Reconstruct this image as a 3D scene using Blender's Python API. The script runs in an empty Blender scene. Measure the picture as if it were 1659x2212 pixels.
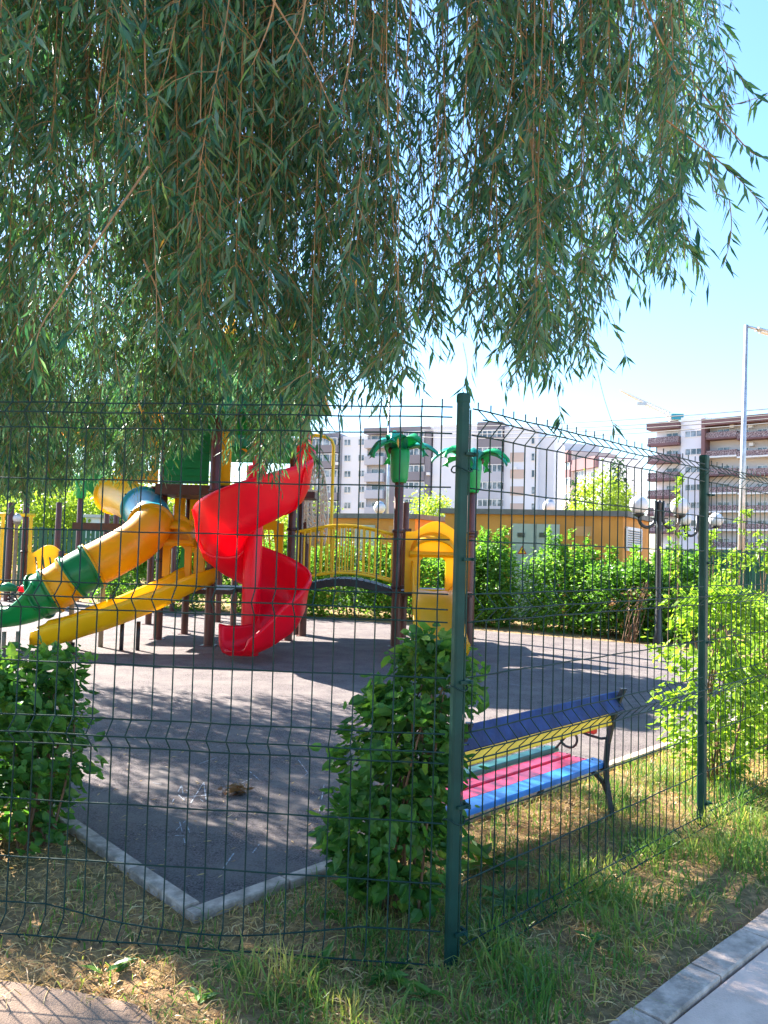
import bpy, bmesh, math, random
import numpy as np
from mathutils import Vector, Matrix

random.seed(7)
rng = np.random.default_rng(11)
SC = bpy.context.scene
COL = SC.collection

# ------------------------------------------------------------------ camera
CAM_H, FPX = 1.55, 1663.0
PITCH, ROLL = math.radians(2.75), math.radians(1.6)
_f = Vector((0, math.cos(PITCH), math.sin(PITCH)))
_u = Vector((0, -math.sin(PITCH), math.cos(PITCH)))
_r = Vector((1, 0, 0))
C_RIGHT = _r * math.cos(ROLL) + _u * math.sin(ROLL)
C_UP = _u * math.cos(ROLL) - _r * math.sin(ROLL)
cam_d = bpy.data.cameras.new('camera')
cam = bpy.data.objects.new('camera', cam_d)
COL.objects.link(cam)
M = Matrix.Identity(4)
for i in range(3):
    M[i][0] = C_RIGHT[i]; M[i][1] = C_UP[i]; M[i][2] = -_f[i]
M[2][3] = CAM_H
cam.matrix_world = M
cam_d.sensor_fit = 'VERTICAL'
cam_d.sensor_height = 36.0
cam_d.lens = FPX / 2212.0 * 36.0
cam_d.clip_start = 0.05
cam_d.clip_end = 3000
SC.camera = cam
SC.render.resolution_x, SC.render.resolution_y = 768, 1024

# ------------------------------------------------------------------ light
SUN_AZ = (-0.74, 0.67)
SUN_EL = math.radians(35)
world = bpy.data.worlds.new('World')
SC.world = world
world.use_nodes = True
wn = world.node_tree
for n in list(wn.nodes):
    wn.nodes.remove(n)
sky = wn.nodes.new('ShaderNodeTexSky')
sky.sky_type = 'NISHITA'
sky.sun_disc = False
sky.sun_elevation = SUN_EL
sky.sun_rotation = math.atan2(SUN_AZ[0], SUN_AZ[1])
sky.air_density = 1.4
sky.dust_density = 0.5
sky.ozone_density = 8.0
bg = wn.nodes.new('ShaderNodeBackground')
bg.inputs['Strength'].default_value = 0.078
wo = wn.nodes.new('ShaderNodeOutputWorld')
wn.links.new(sky.outputs['Color'], bg.inputs['Color'])
wn.links.new(bg.outputs['Background'], wo.inputs['Surface'])
sun_d = bpy.data.lights.new('sun', 'SUN')
sun_d.energy = 5.0
sun_d.angle = math.radians(0.5)
sun_d.color = (1.0, 0.945, 0.86)
sun = bpy.data.objects.new('sun', sun_d)
COL.objects.link(sun)
_a = Vector((SUN_AZ[0], SUN_AZ[1], 0)).normalized() * math.cos(SUN_EL) + Vector((0, 0, math.sin(SUN_EL)))
sun.rotation_euler = _a.to_track_quat('Z', 'Y').to_euler()
sun.location = (-20, 20, 30)
SC.view_settings.view_transform = 'Standard'
SC.view_settings.look = 'None'
SC.view_settings.exposure = 2.55
SC.view_settings.gamma = 1.0
SC.view_settings.use_curve_mapping = False
SC.render.engine = 'CYCLES'
SC.cycles.use_denoising = True
SC.cycles.max_bounces = 8
SC.cycles.transparent_max_bounces = 8

# ------------------------------------------------------------------ helpers
def ray(x, y):
    return (C_RIGHT * (x - 829.5) + C_UP * (1106.0 - y) + _f * FPX)

def px(x, y, Y):
    """the point of the place seen at that spot of the photograph, Y metres ahead"""
    d = ray(x, y)
    t = Y / d.y
    return Vector((d.x * t, Y, CAM_H + d.z * t))

def gp(x, y, z=0.0):
    """the point of the ground (height z) seen at that spot of the photograph"""
    d = ray(x, y)
    t = (z - CAM_H) / d.z
    return Vector((d.x * t, d.y * t, z))

def link(o, parent=None):
    COL.objects.link(o)
    if parent is not None:
        o.parent = parent
    return o

def tag(o, label=None, cat=None, group=None, kind=None):
    if label: o['label'] = label
    if cat: o['category'] = cat
    if group: o['group'] = group
    if kind: o['kind'] = kind
    return o

def thing(name, label, cat, loc=(0, 0, 0), rotz=0.0, group=None):
    o = bpy.data.objects.new(name, None)
    o.empty_display_size = 0.2
    o.location = loc
    o.rotation_euler = (0, 0, rotz)
    link(o)
    return tag(o, label, cat, group)

def wm(o):
    m = o.matrix_basis.copy()
    return m if o.parent is None else wm(o.parent) @ m

class MB:
    """collects vertices and faces of one mesh"""
    def __init__(s):
        s.v, s.f, s.m, s.sm = [], [], [], []
        s.mi = 0
    def add(s, vs, fs, smooth=False):
        b = len(s.v)
        s.v.extend([tuple(p) for p in vs])
        for f in fs:
            s.f.append(tuple(b + i for i in f))
            s.m.append(s.mi); s.sm.append(smooth)
        return s
    def box(s, c, d, rot=None):
        hx, hy, hz = d[0] / 2, d[1] / 2, d[2] / 2
        vs = [Vector((i * hx, j * hy, k * hz)) for k in (-1, 1) for j in (-1, 1) for i in (-1, 1)]
        if rot is not None: vs = [rot @ p for p in vs]
        vs = [p + Vector(c) for p in vs]
        return s.add(vs, [(0, 2, 3, 1), (4, 5, 7, 6), (0, 1, 5, 4), (2, 6, 7, 3), (0, 4, 6, 2), (1, 3, 7, 5)])
    def box2(s, a, b):
        c = [(a[i] + b[i]) / 2 for i in range(3)]
        return s.box(c, [abs(b[i] - a[i]) for i in range(3)])
    def bar(s, p, q, w, h=None, up=(0, 0, 1), bev=0.0):
        """square bar from p to q, w wide and h high"""
        p, q = Vector(p), Vector(q)
        h = w if h is None else h
        d = (q - p).normalized()
        up = Vector(up)
        if abs(d.dot(up)) > 0.98: up = Vector((0, 1, 0))
        sx = d.cross(up).normalized(); sz = sx.cross(d)
        if bev:
            b = bev
            prof = [(-w/2+b, -h/2), (w/2-b, -h/2), (w/2, -h/2+b), (w/2, h/2-b), (w/2-b, h/2), (-w/2+b, h/2), (-w/2, h/2-b), (-w/2, -h/2+b)]
        else:
            prof = [(-w/2, -h/2), (w/2, -h/2), (w/2, h/2), (-w/2, h/2)]
        n = len(prof)
        vs = [p + sx * a + sz * c for a, c in prof] + [q + sx * a + sz * c for a, c in prof]
        fs = [(i, (i + 1) % n, n + (i + 1) % n, n + i) for i in range(n)]
        fs += [tuple(range(n - 1, -1, -1)), tuple(range(n, 2 * n))]
        return s.add(vs, fs)
    def tube(s, pts, r, seg=8, cap=True, smooth=True):
        pts = [Vector(p) for p in pts]
        n = len(pts)
        rs = r if isinstance(r, (list, tuple)) else [r] * n
        t0 = (pts[1] - pts[0]).normalized()
        a = Vector((0, 0, 1)) if abs(t0.z) < 0.9 else Vector((1, 0, 0))
        nx = t0.cross(a).normalized()
        vs = []
        for i, p in enumerate(pts):
            if i == 0: t = (pts[1] - pts[0])
            elif i == n - 1: t = (pts[-1] - pts[-2])
            else: t = (pts[i + 1] - pts[i - 1])
            t.normalize()
            nx = (nx - t * nx.dot(t)).normalized()
            ny = t.cross(nx)
            for k in range(seg):
                an = 2 * math.pi * k / seg
                vs.append(p + (nx * math.cos(an) + ny * math.sin(an)) * rs[i])
        fs = []
        for i in range(n - 1):
            for k in range(seg):
                k2 = (k + 1) % seg
                fs.append((i * seg + k, i * seg + k2, (i + 1) * seg + k2, (i + 1) * seg + k))
        s.add(vs, fs, smooth)
        if cap:
            b = len(s.v) - len(vs)
            s.f.append(tuple(b + k for k in range(seg - 1, -1, -1))); s.m.append(s.mi); s.sm.append(False)
            s.f.append(tuple(b + (n - 1) * seg + k for k in range(seg))); s.m.append(s.mi); s.sm.append(False)
        return s
    def lathe(s, prof, c=(0, 0, 0), seg=20, smooth=True):
        vs, fs = [], []
        n = len(prof)
        for r, z in prof:
            for k in range(seg):
                an = 2 * math.pi * k / seg
                vs.append((c[0] + r * math.cos(an), c[1] + r * math.sin(an), c[2] + z))
        for i in range(n - 1):
            for k in range(seg):
                k2 = (k + 1) % seg
                fs.append((i * seg + k, i * seg + k2, (i + 1) * seg + k2, (i + 1) * seg + k))
        return s.add(vs, fs, smooth)
    def sphere(s, c, r, seg=20, rings=12, squash=1.0):
        prof = [(max(1e-4, r * math.sin(math.pi * i / rings)), -r * squash * math.cos(math.pi * i / rings)) for i in range(rings + 1)]
        return s.lathe(prof, c, seg)
    def prism(s, poly, origin, ax, ay, thick, holes=None):
        """polygon (2-D) extruded by thick along ax x ay, through bmesh so that it can have holes"""
        ax, ay, o = Vector(ax), Vector(ay), Vector(origin)
        az = ax.cross(ay).normalized()
        bm = bmesh.new()
        loops = [poly] + (holes or [])
        edges = []
        for lp in loops:
            vv = [bm.verts.new((p[0], p[1], 0)) for p in lp]
            edges += [bm.edges.new((vv[i], vv[(i + 1) % len(vv)])) for i in range(len(vv))]
        bmesh.ops.triangle_fill(bm, edges=edges, use_beauty=True, use_dissolve=False)
        bm.verts.index_update()
        v2 = [v.co.copy() for v in bm.verts]
        fs = [[v.index for v in f.verts] for f in bm.faces]
        n = len(v2)
        vs = [o + ax * p.x + ay * p.y for p in v2] + [o + ax * p.x + ay * p.y + az * thick for p in v2]
        ff = []
        for f in fs:
            ff.append(tuple(f)); ff.append(tuple(n + i for i in reversed(f)))
        k = 0
        for lp in loops:
            m = len(lp)
            for i in range(m):
                a, b = k + i, k + (i + 1) % m
                ff.append((a, b, n + b, n + a))
            k += m
        bm.free()
        return s.add(vs, ff)
    def sweep(s, rows, closed_prof=True, cap=True, smooth=True):
        """rows: list of lists of points of equal length"""
        n, m = len(rows), len(rows[0])
        vs = [p for r in rows for p in r]
        fs = []
        for i in range(n - 1):
            for k in range(m if closed_prof else m - 1):
                k2 = (k + 1) % m
                fs.append((i * m + k, i * m + k2, (i + 1) * m + k2, (i + 1) * m + k))
        if cap and closed_prof:
            fs.append(tuple(range(m - 1, -1, -1))); fs.append(tuple((n - 1) * m + k for k in range(m)))
        return s.add(vs, fs, smooth)
    def build(s, name, mat, parent=None, local=False, bevel=0.0, subsurf=0):
        """link as one mesh object; coordinates are those of the place unless local"""
        me = bpy.data.meshes.new(name)
        vs = s.v
        if parent is not None and not local:
            iv = wm(parent).inverted()
            vs = [tuple(iv @ Vector(p)) for p in vs]
        me.from_pydata(vs, [], s.f)
        mats = mat if isinstance(mat, (list, tuple)) else [mat]
        for m_ in mats: me.materials.append(m_)
        me.polygons.foreach_set('material_index', s.m)
        me.polygons.foreach_set('use_smooth', s.sm)
        bm = bmesh.new(); bm.from_mesh(me)
        bmesh.ops.recalc_face_normals(bm, faces=bm.faces)
        bm.to_mesh(me); bm.free()
        me.update()
        ob = bpy.data.objects.new(name, me)
        link(ob, parent)
        if bevel:
            b = ob.modifiers.new('b', 'BEVEL'); b.width = bevel; b.segments = 2; b.limit_method = 'ANGLE'
        if subsurf:
            b = ob.modifiers.new('s', 'SUBSURF'); b.levels = subsurf; b.render_levels = subsurf
        return ob

def np_mesh(name, verts, faces, mat, smooth=False):
    """mesh out of numpy arrays; faces (N, k) all of one size"""
    me = bpy.data.meshes.new(name)
    faces = np.asarray(faces, np.int32)
    n, k = faces.shape
    me.vertices.add(len(verts)); me.vertices.foreach_set('co', np.asarray(verts, np.float32).ravel())
    me.loops.add(n * k); me.loops.foreach_set('vertex_index', faces.ravel())
    me.polygons.add(n)
    me.polygons.foreach_set('loop_start', np.arange(0, n * k, k, dtype=np.int32))
    me.polygons.foreach_set('use_smooth', np.full(n, smooth))
    me.update(calc_edges=True)
    for m_ in (mat if isinstance(mat, (list, tuple)) else [mat]): me.materials.append(m_)
    return me

def obj(name, me, parent=None, loc=None, rot=None, scale=None):
    o = bpy.data.objects.new(name, me)
    link(o, parent)
    if loc is not None: o.location = loc
    if rot is not None: o.rotation_euler = rot
    if scale is not None: o.scale = scale if hasattr(scale, '__len__') else (scale,) * 3
    return o

def copy_tree(o, parent=None):
    c = o.copy(); COL.objects.link(c)
    if parent is not None: c.parent = parent
    for ch in list(o.children): copy_tree(ch, c)
    return c

# ------------------------------------------------------------------ materials
def N(nt, t, **kw):
    n = nt.nodes.new(t)
    for k, v in kw.items(): setattr(n, k, v)
    return n

def pmat(name, col, var=0.12, scale=6.0, rough=0.5, bump=0.0, bscale=60.0, metallic=0.0, col2=None, lo=0.35, hi=0.65, coat=0.0, spec=0.5, detail=6.0, sub=0.0, dirt=None, trans=0.0):
    m = bpy.data.materials.new(name); m.use_nodes = True
    nt = m.node_tree; b = nt.nodes['Principled BSDF']
    tc = N(nt, 'ShaderNodeTexCoord')
    no = N(nt, 'ShaderNodeTexNoise'); no.inputs['Scale'].default_value = scale; no.inputs['Detail'].default_value = detail
    nt.links.new(tc.outputs['Object'], no.inputs['Vector'])
    rp = N(nt, 'ShaderNodeValToRGB')
    rp.color_ramp.elements[0].position = lo; rp.color_ramp.elements[1].position = hi
    c0 = [max(0, c * (1 - var)) for c in col]; c1 = [min(1, c * (1 + var)) for c in col] if col2 is None else col2
    rp.color_ramp.elements[0].color = (*c0, 1); rp.color_ramp.elements[1].color = (*c1, 1)
    nt.links.new(no.outputs['Fac'], rp.inputs['Fac'])
    out = rp.outputs['Color']
    if dirt:
        n3 = N(nt, 'ShaderNodeTexNoise'); n3.inputs['Scale'].default_value = dirt[1]; n3.inputs['Detail'].default_value = 8; n3.inputs['Roughness'].default_value = 0.7
        nt.links.new(tc.outputs['Object'], n3.inputs['Vector'])
        r3 = N(nt, 'ShaderNodeValToRGB'); r3.color_ramp.elements[0].position = dirt[2]; r3.color_ramp.elements[1].position = dirt[3]
        r3.color_ramp.elements[0].color = (0, 0, 0, 1); r3.color_ramp.elements[1].color = (1, 1, 1, 1)
        nt.links.new(n3.outputs['Fac'], r3.inputs['Fac'])
        mx = N(nt, 'ShaderNodeMix', data_type='RGBA')
        nt.links.new(r3.outputs['Color'], mx.inputs['Factor'])
        nt.links.new(out, mx.inputs['A']); mx.inputs['B'].default_value = (*dirt[0], 1)
        out = mx.outputs['Result']
    nt.links.new(out, b.inputs['Base Color'])
    b.inputs['Roughness'].default_value = rough
    b.inputs['Metallic'].default_value = metallic
    b.inputs['Specular IOR Level'].default_value = spec
    b.inputs['Coat Weight'].default_value = coat
    b.inputs['Coat Roughness'].default_value = 0.15
    if sub:
        b.inputs['Subsurface Weight'].default_value = sub
        b.inputs['Subsurface Radius'].default_value = (0.02, 0.015, 0.005)
    if bump:
        n2 = N(nt, 'ShaderNodeTexNoise'); n2.inputs['Scale'].default_value = bscale; n2.inputs['Detail'].default_value = 5
        nt.links.new(tc.outputs['Object'], n2.inputs['Vector'])
        bp = N(nt, 'ShaderNodeBump'); bp.inputs['Strength'].default_value = bump; bp.inputs['Distance'].default_value = 0.01
        nt.links.new(n2.outputs['Fac'], bp.inputs['Height']); nt.links.new(bp.outputs['Normal'], b.inputs['Normal'])
    if trans:                                                 # moulded plastic lets some light through
        tr = N(nt, 'ShaderNodeBsdfTranslucent'); nt.links.new(out, tr.inputs['Color'])
        ms = N(nt, 'ShaderNodeMixShader'); ms.inputs[0].default_value = trans
        nt.links.new(b.outputs['BSDF'], ms.inputs[1]); nt.links.new(tr.outputs['BSDF'], ms.inputs[2])
        nt.links.new(ms.outputs['Shader'], nt.nodes['Material Output'].inputs['Surface'])
    return m

def leafmat(name, cols, trans=0.4, tcol=1.6, rough=0.45, spec=0.4, tb=0.55):
    """thin leaf: each leaf takes a colour of its own out of cols"""
    m = bpy.data.materials.new(name); m.use_nodes = True
    nt = m.node_tree; b = nt.nodes['Principled BSDF']; out = nt.nodes['Material Output']
    g = N(nt, 'ShaderNodeNewGeometry')
    oi = N(nt, 'ShaderNodeObjectInfo')
    ad = N(nt, 'ShaderNodeMath', operation='ADD'); fr = N(nt, 'ShaderNodeMath', operation='FRACT')
    nt.links.new(g.outputs['Random Per Island'], ad.inputs[0]); nt.links.new(oi.outputs['Random'], ad.inputs[1])
    nt.links.new(ad.outputs[0], fr.inputs[0])
    rp = N(nt, 'ShaderNodeValToRGB')
    cr = rp.color_ramp
    while len(cr.elements) < len(cols): cr.elements.new(0.5)
    for i, c in enumerate(cols):
        cr.elements[i].position = i / max(1, len(cols) - 1); cr.elements[i].color = (*c, 1)
    nt.links.new(fr.outputs[0], rp.inputs['Fac'])
    nt.links.new(rp.outputs['Color'], b.inputs['Base Color'])
    b.inputs['Roughness'].default_value = rough; b.inputs['Specular IOR Level'].default_value = spec
    tr = N(nt, 'ShaderNodeBsdfTranslucent')
    mu = N(nt, 'ShaderNodeMix', data_type='RGBA', blend_type='MULTIPLY')
    mu.inputs['Factor'].default_value = 1.0
    mu.inputs['B'].default_value = (tcol, tcol * 1.05, tcol * tb, 1)
    nt.links.new(rp.outputs['Color'], mu.inputs['A'])
    nt.links.new(mu.outputs['Result'], tr.inputs['Color'])
    mx = N(nt, 'ShaderNodeMixShader'); mx.inputs[0].default_value = trans
    nt.links.new(b.outputs['BSDF'], mx.inputs[1]); nt.links.new(tr.outputs['BSDF'], mx.inputs[2])
    nt.links.new(mx.outputs['Shader'], out.inputs['Surface'])
    return m

M_ = {}
M_['fence'] = pmat('fence_green', (0.006, 0.042, 0.03), 0.2, 9, 0.55, 0.08, 200, spec=0.25, dirt=((0.05, 0.07, 0.05), 14, 0.6, 0.85))
M_['wire'] = pmat('wire_green', (0.005, 0.03, 0.024), 0.2, 9, 0.6, spec=0.25)
M_['galv'] = pmat('galvanised', (0.45, 0.46, 0.47), 0.15, 8, 0.4, metallic=0.6)
M_['red'] = pmat('red_plastic', (0.95, 0.008, 0.04), 0.04, 3, 0.3, 0.04, 25, dirt=((0.75, 0.03, 0.07), 5, 0.62, 0.9), trans=0.5)
M_['yellow'] = pmat('yellow_plastic', (0.92, 0.62, 0.008), 0.06, 3, 0.33, 0.04, 25, dirt=((0.72, 0.46, 0.03), 6, 0.62, 0.9), trans=0.42)
M_['amber'] = pmat('amber_plastic', (0.90, 0.52, 0.008), 0.06, 3, 0.33, 0.04, 25, dirt=((0.72, 0.4, 0.03), 6, 0.62, 0.9), trans=0.42)
M_['green'] = pmat('green_plastic', (0.01, 0.24, 0.075), 0.1, 3, 0.3, 0.04, 25, trans=0.3)
M_['bright_green'] = pmat('bright_green_plastic', (0.015, 0.42, 0.13), 0.12, 4, 0.38, 0.05, 40, trans=0.3)
M_['palm_blue'] = pmat('palm_leaf_plastic', (0.012, 0.34, 0.24), 0.35, 4, 0.33, 0.05, 40, trans=0.3)
M_['teal'] = pmat('teal_plastic', (0.02, 0.26, 0.36), 0.12, 3, 0.33)
M_['brown'] = pmat('brown_post_paint', (0.095, 0.028, 0.02), 0.15, 8, 0.42, 0.05, 60)
M_['darkbrown'] = pmat('dark_brown_steel', (0.06, 0.022, 0.02), 0.2, 8, 0.5)
M_['black'] = pmat('black_rubber', (0.018, 0.018, 0.02), 0.2, 20, 0.55)
M_['grey_steel'] = pmat('grey_support_steel', (0.25, 0.22, 0.17), 0.15, 10, 0.5)
M_['yellow_steel'] = pmat('yellow_steel', (0.82, 0.52, 0.01), 0.08, 6, 0.35)
M_['rope'] = pmat('white_rope', (0.8, 0.76, 0.66), 0.15, 40, 0.8, 0.3, 200)
M_['rubber'] = pmat('rubber_granules', (0.13, 0.105, 0.102), 0.7, 130, 0.9, 1.0, 220, detail=3, dirt=((0.2, 0.168, 0.152), 2.6, 0.42, 0.68), spec=0.25)
M_['concrete'] = pmat('kerb_concrete', (0.52, 0.39, 0.31), 0.25, 18, 0.88, 0.6, 90, dirt=((0.2, 0.15, 0.11), 7, 0.45, 0.68))
M_['pavement'] = pmat('pavement_concrete', (0.72, 0.50, 0.39), 0.12, 7, 0.9, 0.35, 150, dirt=((0.52, 0.35, 0.26), 5, 0.5, 0.75))
M_['path'] = pmat('path_concrete', (0.29, 0.19, 0.13), 0.2, 8, 0.9, 0.5, 120, dirt=((0.2, 0.12, 0.075), 4, 0.42, 0.7))
M_['blue_paint'] = pmat('blue_bench_paint', (0.003, 0.028, 0.13), 0.35, 10, 0.5, 0.3, 30, spec=0.3, dirt=((0.05, 0.11, 0.22), 22, 0.6, 0.75))
M_['yellow_paint'] = pmat('yellow_bench_paint', (0.92, 0.60, 0.008), 0.1, 8, 0.4, 0.25, 30, dirt=((0.6, 0.4, 0.06), 20, 0.62, 0.8))
M_['pink_paint'] = pmat('pink_bench_paint', (0.62, 0.03, 0.085), 0.14, 10, 0.34, 0.25, 30, dirt=((0.5, 0.1, 0.14), 18, 0.58, 0.75))
M_['sky_paint'] = pmat('light_blue_bench_paint', (0.035, 0.19, 0.52), 0.2, 10, 0.36, 0.25, 30, dirt=((0.16, 0.26, 0.4), 18, 0.58, 0.75))
M_['green_paint'] = pmat('green_bench_paint', (0.02, 0.13, 0.12), 0.15, 10, 0.4, 0.2, 30)
M_['red_paint'] = pmat('red_bench_paint', (0.55, 0.012, 0.02), 0.15, 10, 0.38, 0.2, 30)
M_['iron'] = pmat('cast_iron', (0.02, 0.021, 0.025), 0.3, 20, 0.45, 0.2, 90)
M_['orange'] = pmat('orange_render', (0.60, 0.26, 0.05), 0.12, 1.2, 0.85, 0.25, 60, dirt=((0.42, 0.17, 0.05), 1.5, 0.55, 0.8))
M_['roof_grey'] = pmat('grey_roof', (0.16, 0.155, 0.14), 0.15, 5, 0.8)
M_['greydoor'] = pmat('pale_green_steel_door', (0.40, 0.43, 0.34), 0.1, 3, 0.55)
M_['white_paint'] = pmat('white_paint', (0.75, 0.75, 0.74), 0.06, 4, 0.55)
M_['wall_white'] = pmat('white_render', (0.74, 0.75, 0.79), 0.05, 0.15, 0.9)
M_['wall_grey'] = pmat('grey_render', (0.24, 0.225, 0.25), 0.08, 0.2, 0.9)
M_['wall_light'] = pmat('light_grey_render', (0.47, 0.48, 0.53), 0.06, 0.2, 0.9)
M_['wall_tan'] = pmat('tan_render', (0.58, 0.46, 0.4), 0.08, 0.2, 0.9)
M_['wall_cream'] = pmat('cream_render', (0.6, 0.59, 0.6), 0.06, 0.2, 0.9)
M_['wall_brown'] = pmat('brown_render', (0.17, 0.09, 0.095), 0.1, 0.3, 0.85)
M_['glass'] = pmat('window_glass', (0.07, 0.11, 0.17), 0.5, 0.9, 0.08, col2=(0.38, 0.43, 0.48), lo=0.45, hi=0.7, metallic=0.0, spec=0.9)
M_['globe'] = pmat('white_globe', (0.68, 0.68, 0.68), 0.03, 4, 0.3)
M_['lamp_black'] = pmat('black_lamp_paint', (0.02, 0.02, 0.024), 0.2, 12, 0.4)
M_['slat_green'] = pmat('green_fence_slat', (0.02, 0.115, 0.07), 0.2, 3, 0.5)
M_['cable'] = pmat('cable', (0.03, 0.03, 0.035), 0.1, 5, 0.6)
M_['crane'] = pmat('crane_white', (0.7, 0.7, 0.68), 0.1, 2, 0.5)
M_['bark'] = pmat('willow_bark', (0.09, 0.062, 0.042), 0.4, 14, 0.9, 1.0, 30)
M_['twig'] = pmat('willow_twig', (0.24, 0.135, 0.045), 0.25, 12, 0.6)
M_['stem'] = pmat('shrub_stem', (0.16, 0.085, 0.045), 0.3, 20, 0.8, 0.3, 80)
M_['willow'] = leafmat('willow_leaf', [(0.012, 0.06, 0.04), (0.035, 0.125, 0.06), (0.07, 0.17, 0.095), (0.018, 0.085, 0.055), (0.14, 0.23, 0.17), (0.08, 0.19, 0.04), (0.012, 0.06, 0.045), (0.13, 0.22, 0.06)], 0.4, 2.0, 0.36, 0.45, 0.6)
M_['willow_yellow'] = leafmat('dry_willow_leaf', [(0.5, 0.24, 0.02), (0.42, 0.28, 0.05)], 0.3, 1.2)
M_['shrub'] = leafmat('shrub_leaf', [(0.028, 0.095, 0.02), (0.045, 0.135, 0.026), (0.062, 0.165, 0.03), (0.10, 0.23, 0.036), (0.2, 0.28, 0.045)], 0.4, 1.8)
M_['shrub_lit'] = leafmat('yellow_green_leaf', [(0.12, 0.21, 0.02), (0.18, 0.29, 0.03), (0.25, 0.36, 0.04)], 0.5, 1.8)
M_['hedge'] = leafmat('hedge_leaf', [(0.05, 0.14, 0.022), (0.085, 0.2, 0.03), (0.13, 0.26, 0.035), (0.18, 0.3, 0.04)], 0.5, 1.8)
M_['tree_dark'] = leafmat('dark_tree_leaf', [(0.03, 0.075, 0.035), (0.045, 0.10, 0.045)], 0.3, 1.3)
M_['tree_light'] = leafmat('light_tree_leaf', [(0.18, 0.26, 0.03), (0.24, 0.33, 0.04), (0.28, 0.36, 0.05)], 0.45, 1.6)
M_['grass'] = leafmat('grass_blade', [(0.05, 0.13, 0.026), (0.085, 0.19, 0.036), (0.14, 0.23, 0.048), (0.30, 0.30, 0.09), (0.55, 0.41, 0.17)], 0.42, 1.6)
def clump_colour(m, scale, k_rand, k_noise, off):
    """let the colour go with the place as well as with the single blade"""
    nt = m.node_tree
    rp = [n for n in nt.nodes if n.type == 'VALTORGB'][0]
    g = [n for n in nt.nodes if n.type == 'NEW_GEOMETRY'][0]
    no = N(nt, 'ShaderNodeTexNoise'); no.inputs['Scale'].default_value = scale; no.inputs['Detail'].default_value = 4
    nt.links.new(g.outputs['Position'], no.inputs['Vector'])
    m1 = N(nt, 'ShaderNodeMath', operation='MULTIPLY_ADD'); m1.inputs[1].default_value = k_rand; m1.inputs[2].default_value = off
    m2 = N(nt, 'ShaderNodeMath', operation='MULTIPLY_ADD'); m2.inputs[1].default_value = k_noise
    nt.links.new(g.outputs['Random Per Island'], m1.inputs[0])
    nt.links.new(no.outputs['Fac'], m2.inputs[0]); nt.links.new(m1.outputs[0], m2.inputs[2])
    nt.links.new(m2.outputs[0], rp.inputs['Fac'])
clump_colour(M_['grass'], 2.4, 0.55, 1.9, -0.8)
clump_colour(M_['hedge'], 1.6, 0.7, 1.0, -0.3)
clump_colour(M_['shrub'], 5.0, 0.8, 0.9, -0.35)
M_['straw'] = leafmat('dry_straw', [(0.58, 0.34, 0.11), (0.66, 0.44, 0.17), (0.4, 0.2, 0.07), (0.7, 0.52, 0.26)], 0.25, 1.1)
M_['chalk'] = pmat('chalk', (0.36, 0.37, 0.4), 0.4, 60, 0.95)
M_['deadleaf'] = leafmat('dead_leaf', [(0.16, 0.07, 0.03), (0.34, 0.16, 0.05), (0.10, 0.05, 0.03)], 0.15, 1.0)
# ------------------------------------------------------------------ ground
T = Vector((0.7071, 0.7071, 0)); NIN = Vector((-0.7071, 0.7071, 0))     # along the right-hand fence, and into the playground
C0 = Vector((0.292, 2.92, 0))                                            # foot of the corner post
KA = gp(432, 1972); KA.z = 0                                           # corner of the kerb
TL = Vector((-0.689, 0.725, 0))                                         # along the left-hand kerb
LF = Vector((-1.72, 0.15, 0)).normalized()                              # along the left-hand fence
RUB = [KA, KA + T * 8.6, Vector((4.9, 13.35, 0)), Vector((1.7, 15.3, 0)), Vector((-2.0, 17.2, 0)), Vector((-9, 20.0, 0)), Vector((-16, 21, 0)), KA + TL * 16]

def in_rub(x, y, m=0.0):
    a = (x - KA.x) * NIN.x + (y - KA.y) * NIN.y
    nl = Vector((TL.y, -TL.x, 0))
    b = (x - KA.x) * nl.x + (y - KA.y) * nl.y
    return (a > m) & (b > m)

P0 = gp(1340, 2212); TP = (gp(1659, 1978) - P0).normalized(); NP = Vector((-TP.y, TP.x, 0))
def pperp(x, y): return (x - P0.x) * NP.x + (y - P0.y) * NP.y
def perp(x, y): return (x - C0.x) * NIN.x + (y - C0.y) * NIN.y
def along(x, y): return (x - C0.x) * T.x + (y - C0.y) * T.y

def vnoise(x, y, seed=0):
    """smooth value noise on arrays"""
    def h(i, j):
        n = (i * 374761393 + j * 668265263 + seed * 974711) & 0x7fffffff
        n = ((n ^ (n >> 13)) * 1274126177) & 0x7fffffff
        return ((n ^ (n >> 16)) & 0xffff) / 65535.0
    x = np.asarray(x, float); y = np.asarray(y, float)
    i = np.floor(x).astype(np.int64); j = np.floor(y).astype(np.int64)
    u = x - i; v = y - j; u = u * u * (3 - 2 * u); v = v * v * (3 - 2 * v)
    return (h(i, j) * (1 - u) + h(i + 1, j) * u) * (1 - v) + (h(i, j + 1) * (1 - u) + h(i + 1, j + 1) * u) * v

def fbm(x, y, seed=0):
    return 0.5 * vnoise(x, y, seed) + 0.3 * vnoise(x * 2.1, y * 2.1, seed + 1) + 0.2 * vnoise(x * 4.3, y * 4.3, seed + 2)

PATH = [gp(-60, 2118), gp(150, 2150), gp(290, 2178), gp(345, 2225), gp(380, 2300), gp(420, 3400), gp(-900, 3400), gp(-900, 2080)]
def in_poly(x, y, poly):
    x = np.asarray(x, float); y = np.asarray(y, float)
    c = np.zeros(x.shape, bool)
    n = len(poly)
    for i in range(n):
        a, b = poly[i], poly[i - 1]
        t = ((a.y > y) != (b.y > y)) & (x < (b.x - a.x) * (y - a.y) / (b.y - a.y + 1e-12) + a.x)
        c ^= t
    return c

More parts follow.
